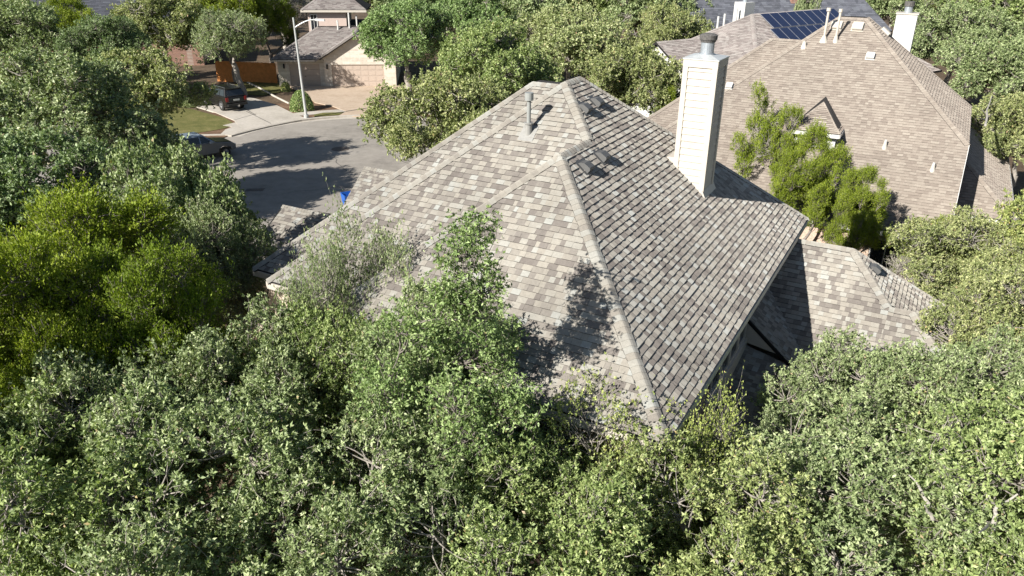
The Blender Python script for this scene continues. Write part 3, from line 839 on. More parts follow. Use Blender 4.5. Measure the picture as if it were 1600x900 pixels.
g = MB(); g.box(FT, -1.5, 25.5, .5, 17.5, -1, 3.5); g.build('wall', M_RBRICK, dk)
g = MB(); g.box(FT, 14.6, 16.2, 3.6, 4.8, 4, 8.1); g.build('chimney', M_RBRICK, dk)

# ================================================================== HOUSE ACROSS THE STREET
FG = Frame((-22.6, 75.4), 84.5)
gh = thing('house', FG(6, 4, 0), 'limestone house across the street with beige garage doors and a shaded hip roof', 'house')
zg = 2.62
gw_ = MB()
def hole_wall(mb, fr, v, u0, u1, z0, z1, holes, th=.25):
    """front wall with rectangular openings (u0,u1,z top)"""
    x = u0
    for (a, b, zt) in sorted(holes):
        mb.box(fr, x, a, v, v + th, z0, z1); mb.box(fr, a, b, v, v + th, zt, z1); x = b
    mb.box(fr, x, u1, v, v + th, z0, z1)
hole_wall(gw_, FG, 0, 0, 4.45, -1, zg, [(1.1, 3.95, 2.13)])
hole_wall(gw_, FG, -.55, 4.45, 11.2, -1, zg, [(5.15, 10.1, 2.13)])
gw_.box(FG, 4.45, 4.7, -.3, .2, -1, zg)
gw_.box(FG, 0, .25, .25, 9, -1, zg); gw_.box(FG, 10.95, 11.2, -.3, 9, -1, zg)
gw_.build('wall', M_LIME, gh)
M_GD = mat('beige_garage_paint', (0.44, 0.36, 0.30), rough=.6, var=.04, scale=2)
def garage_door(u0, u1, v):
    g = MB()
    for k in range(4):
        g.box(FG, u0, u1, v, v + .05, .02 + k * .53, .02 + k * .53 + .515)
    n = int((u1 - u0) / .62)
    for k in range(4):
        for i in range(n):
            c = u0 + (i + .5) * (u1 - u0) / n
            g.box(FG, c - .22, c + .22, v - .014, v - .002, .10 + k * .53, .44 + k * .53)
    d = g.build('garage_door', M_GD, gh)
    g = MB(); g.box(FG, (u0 + u1) / 2 - .06, (u0 + u1) / 2 + .06, v - .05, v - .016, .95, .99); g.build('handle', M_DARK, d)
garage_door(1.1, 3.95, .1); garage_door(5.15, 10.1, -.45)
for u, v in ((.62, -.06), (4.75, -.61)):
    g = MB(); g.box(FG, u - .07, u + .07, v - .12, v + .05, 1.75, 2.1); g.tube([FG(u, v - .04, 2.1), FG(u, v - .04, 2.2)], [.1, .02], 8)
    g.build('wall_lantern', M_DARK, gh)
gr_ = MB(); gs_ = MB(); gc_ = MB()
pg = .62
def gpl(pts, ac, up, **k):
    shingles(gr_, pts, ac, up, pts[0], OR, expo=.18, wmin=.2, wmax=.55, **k); slab(gs_, pts, .13)
gE = FG(-.5, -.5, zg); gApx = FG(3.6, 3.6, zg + pg * 4.1); gR = FG(8.0, 3.6, zg + pg * 4.1)
upGf = FG.v + pg * ZX; upGl = FG.u + pg * ZX
gpl([gE, FG(8.0, -.5, zg), gR, gApx], FG.u, upGf)
gpl([FG(-.5, 9, zg), gE, gApx, FG(3.6, 9, zg + pg * 4.1)], FG.v, upGl)
ridge_caps(gc_, gE, gApx, -upGf, -upGl, cr, w=.2, expo=.2)
# front gable over the double garage
gy = -1.05; gm = 7.6; ghw = 3.9; gzr = zg + .62 * ghw
for sgn in (-1, 1):
    a_ = FG(gm + sgn * ghw, gy, zg); b_ = FG(gm + sgn * ghw, 5, zg); c_ = FG(gm, 5, gzr); d_ = FG(gm, gy, gzr)
    gpl([a_, b_, c_, d_], FG.v, -sgn * FG.u + .62 * ZX)
    gc_.prism([a_ - ZX * .18, d_ - ZX * .18, d_ + ZX * .0, a_ + ZX * .0], -FG.v * .05, .8)
gs_.cur = 0
ridge_caps(gc_, FG(gm, gy, gzr), FG(gm, 5, gzr), FG.u - .62 * ZX, -FG.u - .62 * ZX, cr, w=.2, expo=.2)
# upper storey box and its hip roof
u0, u1, v0, v1 = 2.7, 6.4, 3.9, 9.0
gpl([FG(3.6, 3.5, zg + pg * 4.1), FG(12, 3.5, zg + pg * 4.1), FG(12, 9, zg + pg * 4.4), FG(3.6, 9, zg + pg * 4.4)], FG.u, FG.v + .01 * ZX)
uz = 6.75
o_ = .55
uh = [FG(u0 - o_, v0 - o_, uz), FG(u1 + o_ + 1.5, v0 - o_, uz), FG(u1 + o_ + 1.5, v1 + o_, uz), FG(u0 - o_, v1 + o_, uz)]
ur0, ur1 = FG(u0 - o_ + 2.6, v0 - o_ + 2.9, uz + 1.75), FG(u1 + o_ - 1.1, v0 - o_ + 2.9, uz + 1.75)
gpl([uh[0], uh[1], ur1, ur0], FG.u, FG.v + .6 * ZX); gpl([uh[3], uh[0], ur0], FG.v, FG.u + .6 * ZX)
slab(gs_, [uh[1], uh[2], ur1], .13); slab(gs_, [uh[2], uh[3], ur0, ur1], .13)
ridge_caps(gc_, uh[0], ur0, -FG.v - .6 * ZX, -FG.u - .6 * ZX, cr, w=.2, expo=.2)
groof = gr_.build('roof', M_SHG, gh); gs_.build('roof_deck', M_SHG, gh); gc_.build('ridge_cap', M_SHG, groof)
g = MB(); g.box(FG, u0, u1, v0, v1, zg + 1, uz - .1); g.build('upper_wall', mat('pink_lap_siding', (0.48, 0.385, 0.34), rough=.7, var=.05), gh)
g = MB(); g.prism([FG(gm - ghw + .5, gy + .5, zg), FG(gm + ghw - .5, gy + .5, zg), FG(gm, gy + .5, gzr - .3)], FG.v * .1); g.build('gable_wall', M_LIME, gh)
window(gh, FG, u0 + .2, u0 + .9, v0, 4.7, 6.3, bars=1); 
g = MB(); eave(g, gE, FG(4.4, -.5, zg), -FG.v, h=.16); eave(g, FG(-.5, 9, zg), gE, -FG.u, h=.16)
eave(g, uh[0], uh[1], -FG.v, h=.2); eave(g, uh[3], uh[0], -FG.u, h=.2); g.build('fascia', M_CREAM2, gh)
for u, v, zb, ht in ((5.6, 3.2, 4.9, .9), (6.7, 3.4, 5.0, 1.5), (7.4, 3.8, 5.1, 1.1)):
    g = MB(); g.tube([FG(u, v, zb), FG(u, v, zb + ht)], .08, 8); g.build('vent_pipe', M_WHITE, gh)

# ================================================================== HOUSES GLIMPSED THROUGH THE TREES
def plain_house(fr, u1, v1, ze_, zr, m_roof, m_wall, label, white=True):
    h = thing('house', fr(u1 / 2, v1 / 2, 0), label, 'house')
    r = MB(); s = MB()
    i = v1 / 2
    q = [fr(-.5, -.5, ze_), fr(u1 + .5, -.5, ze_), fr(u1 - i, v1 / 2, zr), fr(i, v1 / 2, zr)]
    k = [fr(-.5, v1 + .5, ze_), fr(-.5, -.5, ze_), fr(i, v1 / 2, zr)]
    k2 = [fr(u1 + .5, -.5, ze_), fr(u1 + .5, v1 + .5, ze_), fr(u1 - i, v1 / 2, zr)]
    sl_ = (zr - ze_) / (v1 / 2 + .5)
    shingles(r, q, fr.u, fr.v + sl_ * ZX, q[0], OR, expo=.3, wmin=.3, wmax=.9)
    for pts in (q, k, k2, [fr(-.5, v1 + .5, ze_), fr(u1 + .5, v1 + .5, ze_), fr(u1 - i, v1 / 2, zr), fr(i, v1 / 2, zr)]): slab(s, pts, .15)
    r.build('roof', m_roof, h); s.build('roof_deck', m_roof, h)
    g = MB(); g.box(fr, 0, u1, 0, v1, -1, ze_ - .1); g.build('wall', m_wall, h)
    g = MB(); eave(g, q[0], q[1], -fr.v, h=.2); g.build('fascia', M_WHITE, h)
    return h
plain_house(Frame((-66, 104), 78), 24, 13, 3.0, 7.2, M_SLATE, M_LIME, 'pale blue grey roofed house mostly hidden behind trees at the top left')
plain_house(Frame((-50, 84), 75), 16, 10, 3.4, 6.6, M_SLATE, M_RBRICK, 'red brick house with grey roof glimpsed between oaks left of the street')

# ================================================================== GROUND AND STREET
def ground_mat(name, stops, s1=0.12, s2=3.0, rough=0.95, bump=0.4, s3=40):
    m, nt, p = new_mat(name); N, L = nt.nodes, nt.links
    g = N.new('ShaderNodeNewGeometry')
    a = N.new('ShaderNodeTexNoise'); a.inputs['Scale'].default_value = s1; a.inputs['Detail'].default_value = 8; a.inputs['Roughness'].default_value = .7
    b = N.new('ShaderNodeTexNoise'); b.inputs['Scale'].default_value = s2; b.inputs['Detail'].default_value = 8; b.inputs['Roughness'].default_value = .75
    L.new(g.outputs['Position'], a.inputs['Vector']); L.new(g.outputs['Position'], b.inputs['Vector'])
    mx = N.new('ShaderNodeMath'); mx.operation = 'ADD'; L.new(a.outputs['Fac'], mx.inputs[0]); L.new(b.outputs['Fac'], mx.inputs[1])
    mr = N.new('ShaderNodeMapRange'); mr.inputs['From Min'].default_value = .7; mr.inputs['From Max'].default_value = 1.3
    L.new(mx.outputs[0], mr.inputs['Value'])
    r = ramp(nt, stops); L.new(mr.outputs[0], r.inputs[0]); L.new(r.outputs[0], p.inputs['Base Color'])
    c = N.new('ShaderNodeTexNoise'); c.inputs['Scale'].default_value = s3; c.inputs['Detail'].default_value = 4
    L.new(g.outputs['Position'], c.inputs['Vector'])
    bp = N.new('ShaderNodeBump'); bp.inputs['Strength'].default_value = bump; bp.inputs['Distance'].default_value = .03
    L.new(c.outputs['Fac'], bp.inputs['Height']); L.new(bp.outputs[0], p.inputs['Normal'])
    p.inputs['Roughness'].default_value = rough; p.inputs['Specular IOR Level'].default_value = .25
    return m
M_SOIL = ground_mat('leaf_litter', [(0, (.045, .032, .02)), (.5, (.10, .07, .045)), (1, (.16, .12, .08))], .5, 4)
M_LAWN = ground_mat('lawn_grass', [(0, (.06, .065, .02)), (.5, (.12, .12, .035)), (1, (.23, .19, .085))], .8, 9)
M_ASPH = ground_mat('worn_asphalt', [(0, (.17, .155, .137)), (.42, (.255, .233, .206)), (1, (.33, .302, .268))], .22, 1.3, bump=.15, s3=120)
M_CONC = ground_mat('pale_concrete', [(0, (.30, .27, .23)), (.5, (.42, .385, .335)), (1, (.50, .46, .41))], .4, 5, bump=.1, s3=90)
M_PAVE = ground_mat('tan_aggregate_paving', [(0, (.33, .25, .18)), (.5, (.43, .34, .26)), (1, (.50, .41, .32))], .4, 4, bump=.1, s3=90)
M_MULCH = ground_mat('brown_mulch', [(0, (.06, .035, .02)), (.5, (.15, .09, .055)), (1, (.27, .18, .12))], .9, 8)

def sheet(name, pts, z, m, thick=0.0):
    mb = MB()
    P = [np.array([p[0], p[1], z]) for p in pts]
    if thick: mb.prism(P, -ZX * thick)
    else: mb.poly(P)
    o = mb.build(name, m)
    o['kind'] = 'structure'
    return o
gd = MB(); n_ = 60; ext = 900
for i in range(n_):
    pass
gd.poly([(-ext, -ext, 0), (ext, -ext, 0), (ext, ext, 0), (-ext, ext, 0)])
g_ = gd.build('ground', M_SOIL); g_['kind'] = 'structure'
CX, CY, CR = -11.0, 52.6, 9.85
def arc(r, a0, a1, n=40):
    return [(CX + r * math.sin(math.radians(a0 + (a1 - a0) * i / n)), CY + r * math.cos(math.radians(a0 + (a1 - a0) * i / n))) for i in range(n + 1)]
road = arc(CR, -72, 110) + [(-1.5, 46), (0, 38), (-2, 34), (-20, 33), (-48, 42), (-70, 52), (-70, 64), (-48, 56.5), (-30, 54.2)]
sheet('street', road, 0.008, M_ASPH)
# kerb: a real step round the far side
def ribbon(name, inner, outer, z0, z1, m):
    mb = MB()
    for i in range(len(inner) - 1):
        a, b, c, d = inner[i], inner[i + 1], outer[i + 1], outer[i]
        mb.hexa([(a[0], a[1], z0), (b[0], b[1], z0), (c[0], c[1], z0), (d[0], d[1], z0), (a[0], a[1], z1), (b[0], b[1], z1), (c[0], c[1], z1), (d[0], d[1], z1)])
    o = mb.build(name, m); o['kind'] = 'structure'; return o
leftc = [(-30, 54.25), (-24.5, 55.0)]
inner = leftc + arc(CR, -72, 108, 50)
outer = [(-30, 54.6), (-24.6, 55.35)] + arc(CR + .38, -72, 108, 50)
ribbon('kerb', inner, outer, 0.0, 0.13, M_CONC)
gut = [(-30, 53.9), (-24.4, 54.65)] + arc(CR - .45, -72, 108, 50)
ribbon('gutter', gut, inner, 0.0, 0.016, M_CONC)
ribbon('pavement', arc(CR + 1.7, -62, 100, 50), arc(CR + 2.9, -62, 100, 50), 0.0, 0.10, M_CONC)
# verge, lawns, beds, drives
sheet('verge', [p for p in arc(CR + .40, -80, 100)] + arc(CR + 7.5, 100, -80), 0.06, M_MULCH, .05)
sheet('lawn', [at(*p)[:2] for p in ((60, 235), (200, 225), (330, 206), (352, 202), (368, 196), (352, 186), (300, 172), (262, 168), (200, 160), (60, 170))], 0.085, M_LAWN, .05)
sheet('grass_strip', [at(*p)[:2] for p in ((492, 184), (530, 181), (537, 177), (505, 178), (490, 181))], 0.105, M_LAWN, .03)
sheet('lawn', [at(*p)[:2] for p in ((380, 128), (440, 131), (448, 143), (410, 150), (385, 148), (350, 140))], 0.07, M_LAWN, .05)
drv = [at(*p)[:2] for p in ((362, 214), (392, 206), (422, 199), (452, 193), (482, 188), (462, 181), (432, 166), (400, 156), (368, 150), (325, 148), (296, 158), (306, 168), (338, 178), (366, 190), (372, 197), (352, 205), (345, 212))]
sheet('driveway', drv, 0.118, M_CONC, .1)
drv2 = [at(*p)[:2] for p in ((452, 136.5), (505, 136.5), (516, 136.5), (604, 135), (640, 134), (660, 150), (640, 186), (592, 183.5), (528, 183.5), (541, 176), (520, 168), (492, 162), (480, 150))]
sheet('driveway', drv2, 0.122, M_PAVE, .1)
# seams in the concrete drive, manhole
for k, ((x0, y0), (x1, y1)) in enumerate((((366, 190), (400, 180)), ((385, 176), (425, 196)), ((345, 150), (400, 182)))):
    a, b = at(x0, y0)[:2], at(x1, y1)[:2]; d = (b - a) / np.linalg.norm(b - a); n = np.array([-d[1], d[0]]) * .03
    sheet('driveway_joint', [a - n, b - n, b + n, a + n], 0.1225, M_DARK)
pm = at(532, 233)
g = MB(); g.tube([(pm[0], pm[1], 0.0), (pm[0], pm[1], 0.018)], .62, 24)
mh = g.build('manhole_cover', mat('cast_iron', (.085, .07, .06), rough=.7, var=.3, scale=20), origin=(pm[0], pm[1], 0))
tag(mh, 'round dark iron manhole cover set in the sunlit cul-de-sac asphalt', 'manhole cover')
pm2 = at(398, 297)
g = MB(); g.prism([(pm2[0] - .5, pm2[1] - .3, .02), (pm2[0] + .5, pm2[1] - .2, .02), (pm2[0] + .5, pm2[1] + .3, .02), (pm2[0] - .5, pm2[1] + .2, .02)], -ZX * .015)
o = g.build('drain_cover', MATS['cast_iron'], origin=(pm2[0], pm2[1], 0)); tag(o, 'small rusty drain cover in the road near the left trees', 'drain cover')

ck_r = random.Random(31)
g = MB()
for k in range(7):
    p = np.array([CX + ck_r.uniform(-7, 7), CY + ck_r.uniform(-9, 6)]); a = ck_r.uniform(0, 6.28)
    for q in range(ck_r.randint(9, 16)):
        a += ck_r.uniform(-.5, .5); L = ck_r.uniform(.35, .7); n = np.array([math.cos(a), math.sin(a)]); m = np.array([-n[1], n[0]]) * ck_r.uniform(.012, .03)
        e = p + n * L
        if (e[0] - CX) ** 2 + (e[1] - CY) ** 2 > 85 and e[1] > CY: break
        g.poly([(*(p - m), .012 + k * .0004), (*(e - m), .012 + k * .0004), (*(e + m), .012 + k * .0004), (*(p + m), .012 + k * .0004)]); p = e
o = g.build('street_crack_sealant', mat('tar_seal', (.09, .083, .075), rough=.7)); o['kind'] = 'structure'

# ================================================================== STREET FURNITURE
lp = at(479, 186)
lamp = thing('street_lamp', (lp[0], lp[1], 0.1), 'tall grey street lamp with a curved arm beside the round shrub', 'street lamp')
H_ = 7.7
M_POLE = mat('weathered_steel', (0.46, 0.47, 0.46), rough=.45, var=.1, scale=6, metal=.3)
lean = np.array([-.055, 0, 0])
g = MB(); g.tube([lp + ZX * .1, lp + ZX * (H_ * .5) + lean * 2, lp + ZX * H_ + lean * 4], [.115, .095, .07], 12); g.build('pole', M_POLE, lamp)
g = MB(); g.tube([lp + ZX * .1, lp + ZX * .35], .2, 12); g.build('base', M_POLE, lamp)
tp = lp + ZX * (H_ - .75) + lean * 4
g = MB(); pa = [tp + np.array([t * 1.75, 0, .75 + .6 * math.sin(min(1, t * 1.15) * math.pi / 2) - .75]) for t in np.linspace(0, 1, 9)]
g.tube(pa, [.045] * 9, 8); arm = g.build('arm', M_POLE, lamp)
g = MB(); hd = pa[-1]
g.prism([hd + np.array([-.1, -.14, -.06]), hd + np.array([.62, -.12, -.10]), hd + np.array([.62, .12, -.10]), hd + np.array([-.1, .14, -.06])], ZX * .15)
g.build('lamp_head', M_WHITE, lamp)

# fence of orange boards
fp0, fp1 = at(340, 127)[:2], at(434, 131)[:2]
d = np.array(fp1) - np.array(fp0); Lf = np.linalg.norm(d); az = math.degrees(math.atan2(d[0], d[1]))
FF = Frame(fp0, az)
fen = thing('fence', FF(Lf / 2, 0, 0), 'orange brown cedar board fence between the tree and the limestone house', 'fence')
M_CEDAR = mat('orange_cedar', (.50, .20, .06), rough=.75, var=.25, scale=3)
g = MB(); n = int(Lf / .145); fr_ = random.Random(4)
for i in range(n):
    u = i * Lf / n; hh = 1.98 + fr_.uniform(-.015, .015)
    g.box(FF, u, u + Lf / n - .008, fr_.uniform(-.004, .004), .02 + fr_.uniform(-.004, .004), 0, hh)
g.build('boards', M_CEDAR, fen)
g = MB(); g.box(FF, 0, Lf, .03, .07, .3, .4); g.box(FF, 0, Lf, .03, .07, 1.6, 1.7); g.build('rail', M_CEDAR, fen)
for k in range(int(Lf / 2.4) + 1):
    g = MB(); g.box(FF, k * 2.4, k * 2.4 + .09, .075, .165, 0, 1.95); g.build('post', M_CEDAR, fen)

# pale edging across the bed
g = MB(); ep = [at(x, y, .1) for x, y in ((387, 129), (398, 134), (412, 141), (428, 150), (440, 156), (452, 162))]
g.tube(ep, [.09] * len(ep), 6)
o = g.build('garden_edging', M_CONC, origin=ep[0]); tag(o, 'long pale curved edging line across the brown bed beside the driveway', 'garden edging')

# blue wheeled bin
bp_ = at(546, 330)
bn = thing('wheeled_bin', (bp_[0], bp_[1], 0), 'blue wheeled bin with its lid open at the end of the foreground drive', 'bin')
M_BLUE = mat('blue_plastic', (.015, .10, .42), rough=.4, var=.06, spec=.5)
fbn = Frame(bp_[:2], 60)
def taper(mb, fr, a, b, z0, z1):
    (x0, x1, y0, y1), (X0, X1, Y0, Y1) = a, b
    mb.hexa([fr(x0, y0, z0), fr(x1, y0, z0), fr(x1, y1, z0), fr(x0, y1, z0), fr(X0, Y0, z1), fr(X1, Y0, z1), fr(X1, Y1, z1), fr(X0, Y1, z1)])
g = MB()
for s in (0, 1):   # four thin walls and a floor
    pass
B0, B1_ = (-.23, .23, -.25, .25), (-.31, .31, -.36, .36)
c0 = [fbn(B0[0], B0[2], .1), fbn(B0[1], B0[2], .1), fbn(B0[1], B0[3], .1), fbn(B0[0], B0[3], .1)]
c1 = [fbn(B1_[0], B1_[2], 1.0), fbn(B1_[1], B1_[2], 1.0), fbn(B1_[1], B1_[3], 1.0), fbn(B1_[0], B1_[3], 1.0)]
mid0 = sum(c0) / 4; mid1 = sum(c1) / 4
for i in range(4):
    j = (i + 1) % 4
    i0, j0, i1, j1 = [m + (c - m) * .93 for m, c in ((mid0, c0[i]), (mid0, c0[j]), (mid1, c1[i]), (mid1, c1[j]))]
    g.hexa([c0[i], c0[j], j0, i0, c1[i], c1[j], j1, i1])
g.prism(c0, ZX * .03)
g.build('bin_body', M_BLUE, bn)
g = MB(); g.box(fbn, .33, .37, -.36, .36, .35, 1.0); g.build('lid', M_BLUE, bn)
for s in (-1, 1):
    g = MB(); g.tube([fbn(.27, s * .24, .11), fbn(.27, s * .30, .11)], .11, 14); g.build('wheel', M_DARK, bn)

# ================================================================== VEHICLES
def extrude_profile(mb, fr, prof, y0, y1):
    """side profile in (x, z) swept across the width"""
    mb.prism([fr(x, y0, z) for x, z in prof], fr(0, y1, 0) - fr(0, y0, 0))
def wheel(parent, fr, x, y, r, side, rim_m):
    g = MB(); g.tube([fr(x, y - .11, r), fr(x, y - .09, r), fr(x, y + .09, r), fr(x, y + .11, r)], [r * .93, r, r, r * .93], 22)
    w = g.build('wheel', M_DARK, parent)
    g = MB(); s = 1 if side > 0 else -1
    g.tube([fr(x, y + s * .10, r), fr(x, y + s * .118, r)], [r * .62, r * .58], 18)
    for k in range(5):
        a = k * 2 * math.pi / 5
        p = fr(x, y + s * .125, r)
        g.tube([p, p + (fr(math.cos(a), 0, 0) - fr(0, 0, 0)) * r * .52 + ZX * math.sin(a) * r * .52], [.03, .045], 5)
    g.build('rim', rim_m, w)
M_BLACKP = mat('black_car_paint', (.012, .011, .011), rough=.22, var=.08, spec=.6)
M_RIM = mat('dull_alloy', (.28, .28, .28), rough=.35, metal=.7, var=.05)
M_RED = mat('red_lamp_plastic', (.25, .01, .01), rough=.2, var=.05)
M_CHROME = mat('chrome', (.6, .6, .6), rough=.2, metal=.9, var=.05)

sc_ = np.array([-24.55, 65.45]); FV = Frame(sc_, -46)     # u points to the front of the car
suv = thing('suv', (sc_[0], sc_[1], .12), 'black boxy suv with roof rails parked on the concrete driveway, rear end towards us', 'car')
zb = .12
fv = lambda x, y, z: FV(x, y, z + zb)
body = [(-2.42, .52), (-2.45, .75), (-2.38, 1.12), (-2.30, 1.20), (.95, 1.20), (1.15, 1.17), (2.28, 1.08), (2.42, .95), (2.45, .55), (2.3, .36), (1.95, .36), (1.9, .62), (1.75, .80), (1.48, .86), (1.2, .80), (1.05, .62), (1.0, .36),
        (-1.0, .36), (-1.05, .62), (-1.2, .80), (-1.48, .86), (-1.75, .80), (-1.9, .62), (-1.95, .36), (-2.35, .40)]
g = MB(); extrude_profile(g, fv, body, -.93, .93)
sb = g.build('body', M_BLACKP, suv, bevel=.035)
g = MB()
g.hexa([fv(-2.33, -.90, 1.19), fv(.98, -.90, 1.19), fv(.98, .90, 1.19), fv(-2.33, .90, 1.19), fv(-2.10, -.72, 1.80), fv(.25, -.72, 1.80), fv(.25, .72, 1.80), fv(-2.10, .72, 1.80)])
g.build('cabin', M_BLACKP, suv, bevel=.05)
def quad_on(name, parent, c, n, m, t=.012):
    g = MB(); g.prism(c, np.array(n) * t); return g.build(name, m, parent)
def side_pt(x, z, s):
    k = (z - 1.19) / .61
    return fv(x, s * (.904 - .18 * k), z)
for s in (-1, 1):
    for x0, x1, xt0, xt1 in ((-2.12, -1.42, -2.0, -1.42), (-1.34, -.42, -1.34, -.42), (-.34, .82, -.34, .28)):
        quad_on('side_window', suv, [side_pt(x0, 1.25, s), side_pt(x1, 1.25, s), side_pt(xt1, 1.70, s), side_pt(xt0, 1.70, s)], s * FV.v, M_GLASS)
    g = MB(); g.tube([fv(-1.95, s * .62, 1.86), fv(.1, s * .62, 1.86)], .022, 6)
    for x in (-1.9, -.9, .05): g.tube([fv(x, s * .62, 1.79), fv(x, s * .62, 1.86)], .02, 6)
    g.build('roof_rail', M_CHROME, suv)
    g = MB(); g.box(fv, -2.455, -2.40, min(s * .91, s * .70), max(s * .91, s * .70), .82, 1.15); g.build('tail_light', M_RED, suv)
    g = MB(); g.box(fv, 2.40, 2.445, min(s * .9, s * .55), max(s * .9, s * .55), .72, .92); g.build('headlight', M_WHITE, suv)
    g = MB(); g.box(fv, .62, .80, min(s * .94, s * 1.12), max(s * .94, s * 1.12), 1.18, 1.34); g.build('wing_mirror', M_BLACKP, suv, bevel=.02)
    for x in (-1.48, 1.48): wheel(suv, fv, x, s * .83, .40, s, M_RIM)
g = MB(); g.prism([fv(-2.325, -.74, 1.24), fv(-2.325, .74, 1.24), fv(-2.135, .64, 1.72), fv(-2.135, -.64, 1.72)], -FV.u * .015); g.build('rear_window', M_GLASS, suv)
g = MB(); g.prism([fv(.965, -.78, 1.25), fv(.965, .78, 1.25), fv(.33, .66, 1.74), fv(.33, -.66, 1.74)], FV.u * .015 + ZX * .01); g.build('windscreen', M_GLASS, suv)
g = MB(); g.box(fv, -2.62, -2.46, -.86, .86, .46, .64); g.build('rear_bumper', M_DARK, suv, bevel=.02)
g = MB(); g.box(fv, -2.47, -2.452, -.26, .26, .84, .98); g.build('number_plate', mat('plate_white', (.6, .6, .58), var=.05), suv)
g = MB(); g.box(fv, -2.8, -2.63, -.05, .05, .42, .5); g.tube([fv(-2.78, 0, .5), fv(-2.78, 0, .58)], .03, 8); g.build('tow_hitch', M_CHROME, suv)
for x in (-1.5, -.3):
    g = MB(); g.tube([fv(x, -.62, 1.89), fv(x, .62, 1.89)], .02, 6); g.build('roof_bar', M_DARK, suv)
g = MB(); g.box(fv, -2.36, -1.95, -.66, .66, 1.80, 1.835); g.build('rear_spoiler', M_BLACKP, suv)

fr0 = at(361, 224, .6)[:2]
_d = np.array([math.sin(math.radians(48)), math.cos(math.radians(48))])
tc_ = fr0 - _d * 2.25; FP = Frame(tc_, 48)
tk = thing('parked_car', (tc_[0], tc_[1], 0), 'pale blue grey car with dark bonnet parked at the kerb behind oak leaves', 'car')
M_SILV = mat('silver_blue_paint', (.30, .36, .44), rough=.25, var=.06, metal=.3, spec=.6)
pb = [(-2.2, .45), (-2.22, .8), (-2.1, 1.05), (.85, 1.05), (2.05, .88), (2.22, .7), (2.22, .42), (1.95, .34), (1.85, .60), (1.6, .72), (1.35, .72), (1.1, .60), (1.0, .34),
      (-1.0, .34), (-1.1, .60), (-1.35, .72), (-1.6, .72), (-1.85, .60), (-1.95, .34)]
g = MB(); extrude_profile(g, FP, pb, -.88, .88); g.build('body', mat('grey_car_paint', (.20, .20, .20), rough=.3, var=.06), tk, bevel=.03)
g = MB(); g.prism([FP(.95, -.78, 1.045), FP(.95, .78, 1.045), FP(2.0, .72, .90), FP(2.0, -.72, .90)], ZX * .02); g.build('bonnet', M_BLACKP, tk)
g = MB(); g.hexa([FP(-2.05, -.84, 1.04), FP(.9, -.84, 1.04), FP(.9, .84, 1.04), FP(-2.05, .84, 1.04), FP(-1.8, -.66, 1.60), FP(.15, -.66, 1.60), FP(.15, .66, 1.60), FP(-1.8, .66, 1.60)])
g.build('cabin', M_SILV, tk, bevel=.06)
g = MB(); g.prism([FP(.88, -.72, 1.09), FP(.88, .72, 1.09), FP(.22, .58, 1.56), FP(.22, -.58, 1.56)], FP.u * .02 + ZX * .01); g.build('windscreen', M_GLASS, tk)
g = MB(); g.prism([FP(-2.04, -.70, 1.1), FP(-2.04, .70, 1.1), FP(-1.83, .58, 1.54), FP(-1.83, -.58, 1.54)], -FP.u * .02); g.build('rear_window', M_GLASS, tk)
for s in (-1, 1):
    def tp_(x, z): return FP(x, s * (.845 - .18 * (z - 1.04) / .56), z)
    for x0, x1, y0, y1 in ((-1.85, -1.05, -1.7, -1.05), (-.98, -.1, -.98, -.1), (-.03, .72, -.03, .2)):
        quad_on('side_window', tk, [tp_(x0, 1.1), tp_(x1, 1.1), tp_(y1, 1.52), tp_(y0, 1.52)], s * FP.v, M_GLASS)
    g = MB(); g.box(FP, 2.15, 2.235, min(s * .84, s * .55), max(s * .84, s * .55), .62, .76); g.build('headlight', M_WHITE, tk)
    g = MB(); g.box(FP, -2.235, -2.15, min(s * .84, s * .6), max(s * .84, s * .6), .75, .95); g.build('tail_light', M_RED, tk)
    g = MB(); g.box(FP, .5, .66, min(s * .88, s * 1.03), max(s * .88, s * 1.03), 1.06, 1.2); g.build('wing_mirror', M_SILV, tk)
    for x in (-1.47, 1.47): wheel(tk, FP, x, s * .79, .33, s, M_RIM)

# ================================================================== TREES
def np_mesh(name, V, F4, rnd, m, extra=None, smooth=False):
    me = bpy.data.meshes.new(name)
    nv, nf = len(V), len(F4)
    me.vertices.add(nv); me.vertices.foreach_set('co', V.astype(np.float32).ravel())
    me.loops.add(nf * 4); me.loops.foreach_set('vertex_index', F4.astype(np.int32).ravel())
    me.polygons.add(nf); me.polygons.foreach_set('loop_start', (np.arange(nf) * 4).astype(np.int32))
    if smooth: me.polygons.foreach_set('use_smooth', np.ones(nf, dtype=bool))
    me.materials.append(m)
    a = me.attributes.new('rnd', 'FLOAT', 'FACE'); a.data.foreach_set('value', rnd.astype(np.float32))
    me.update(calc_edges=True)
    return me

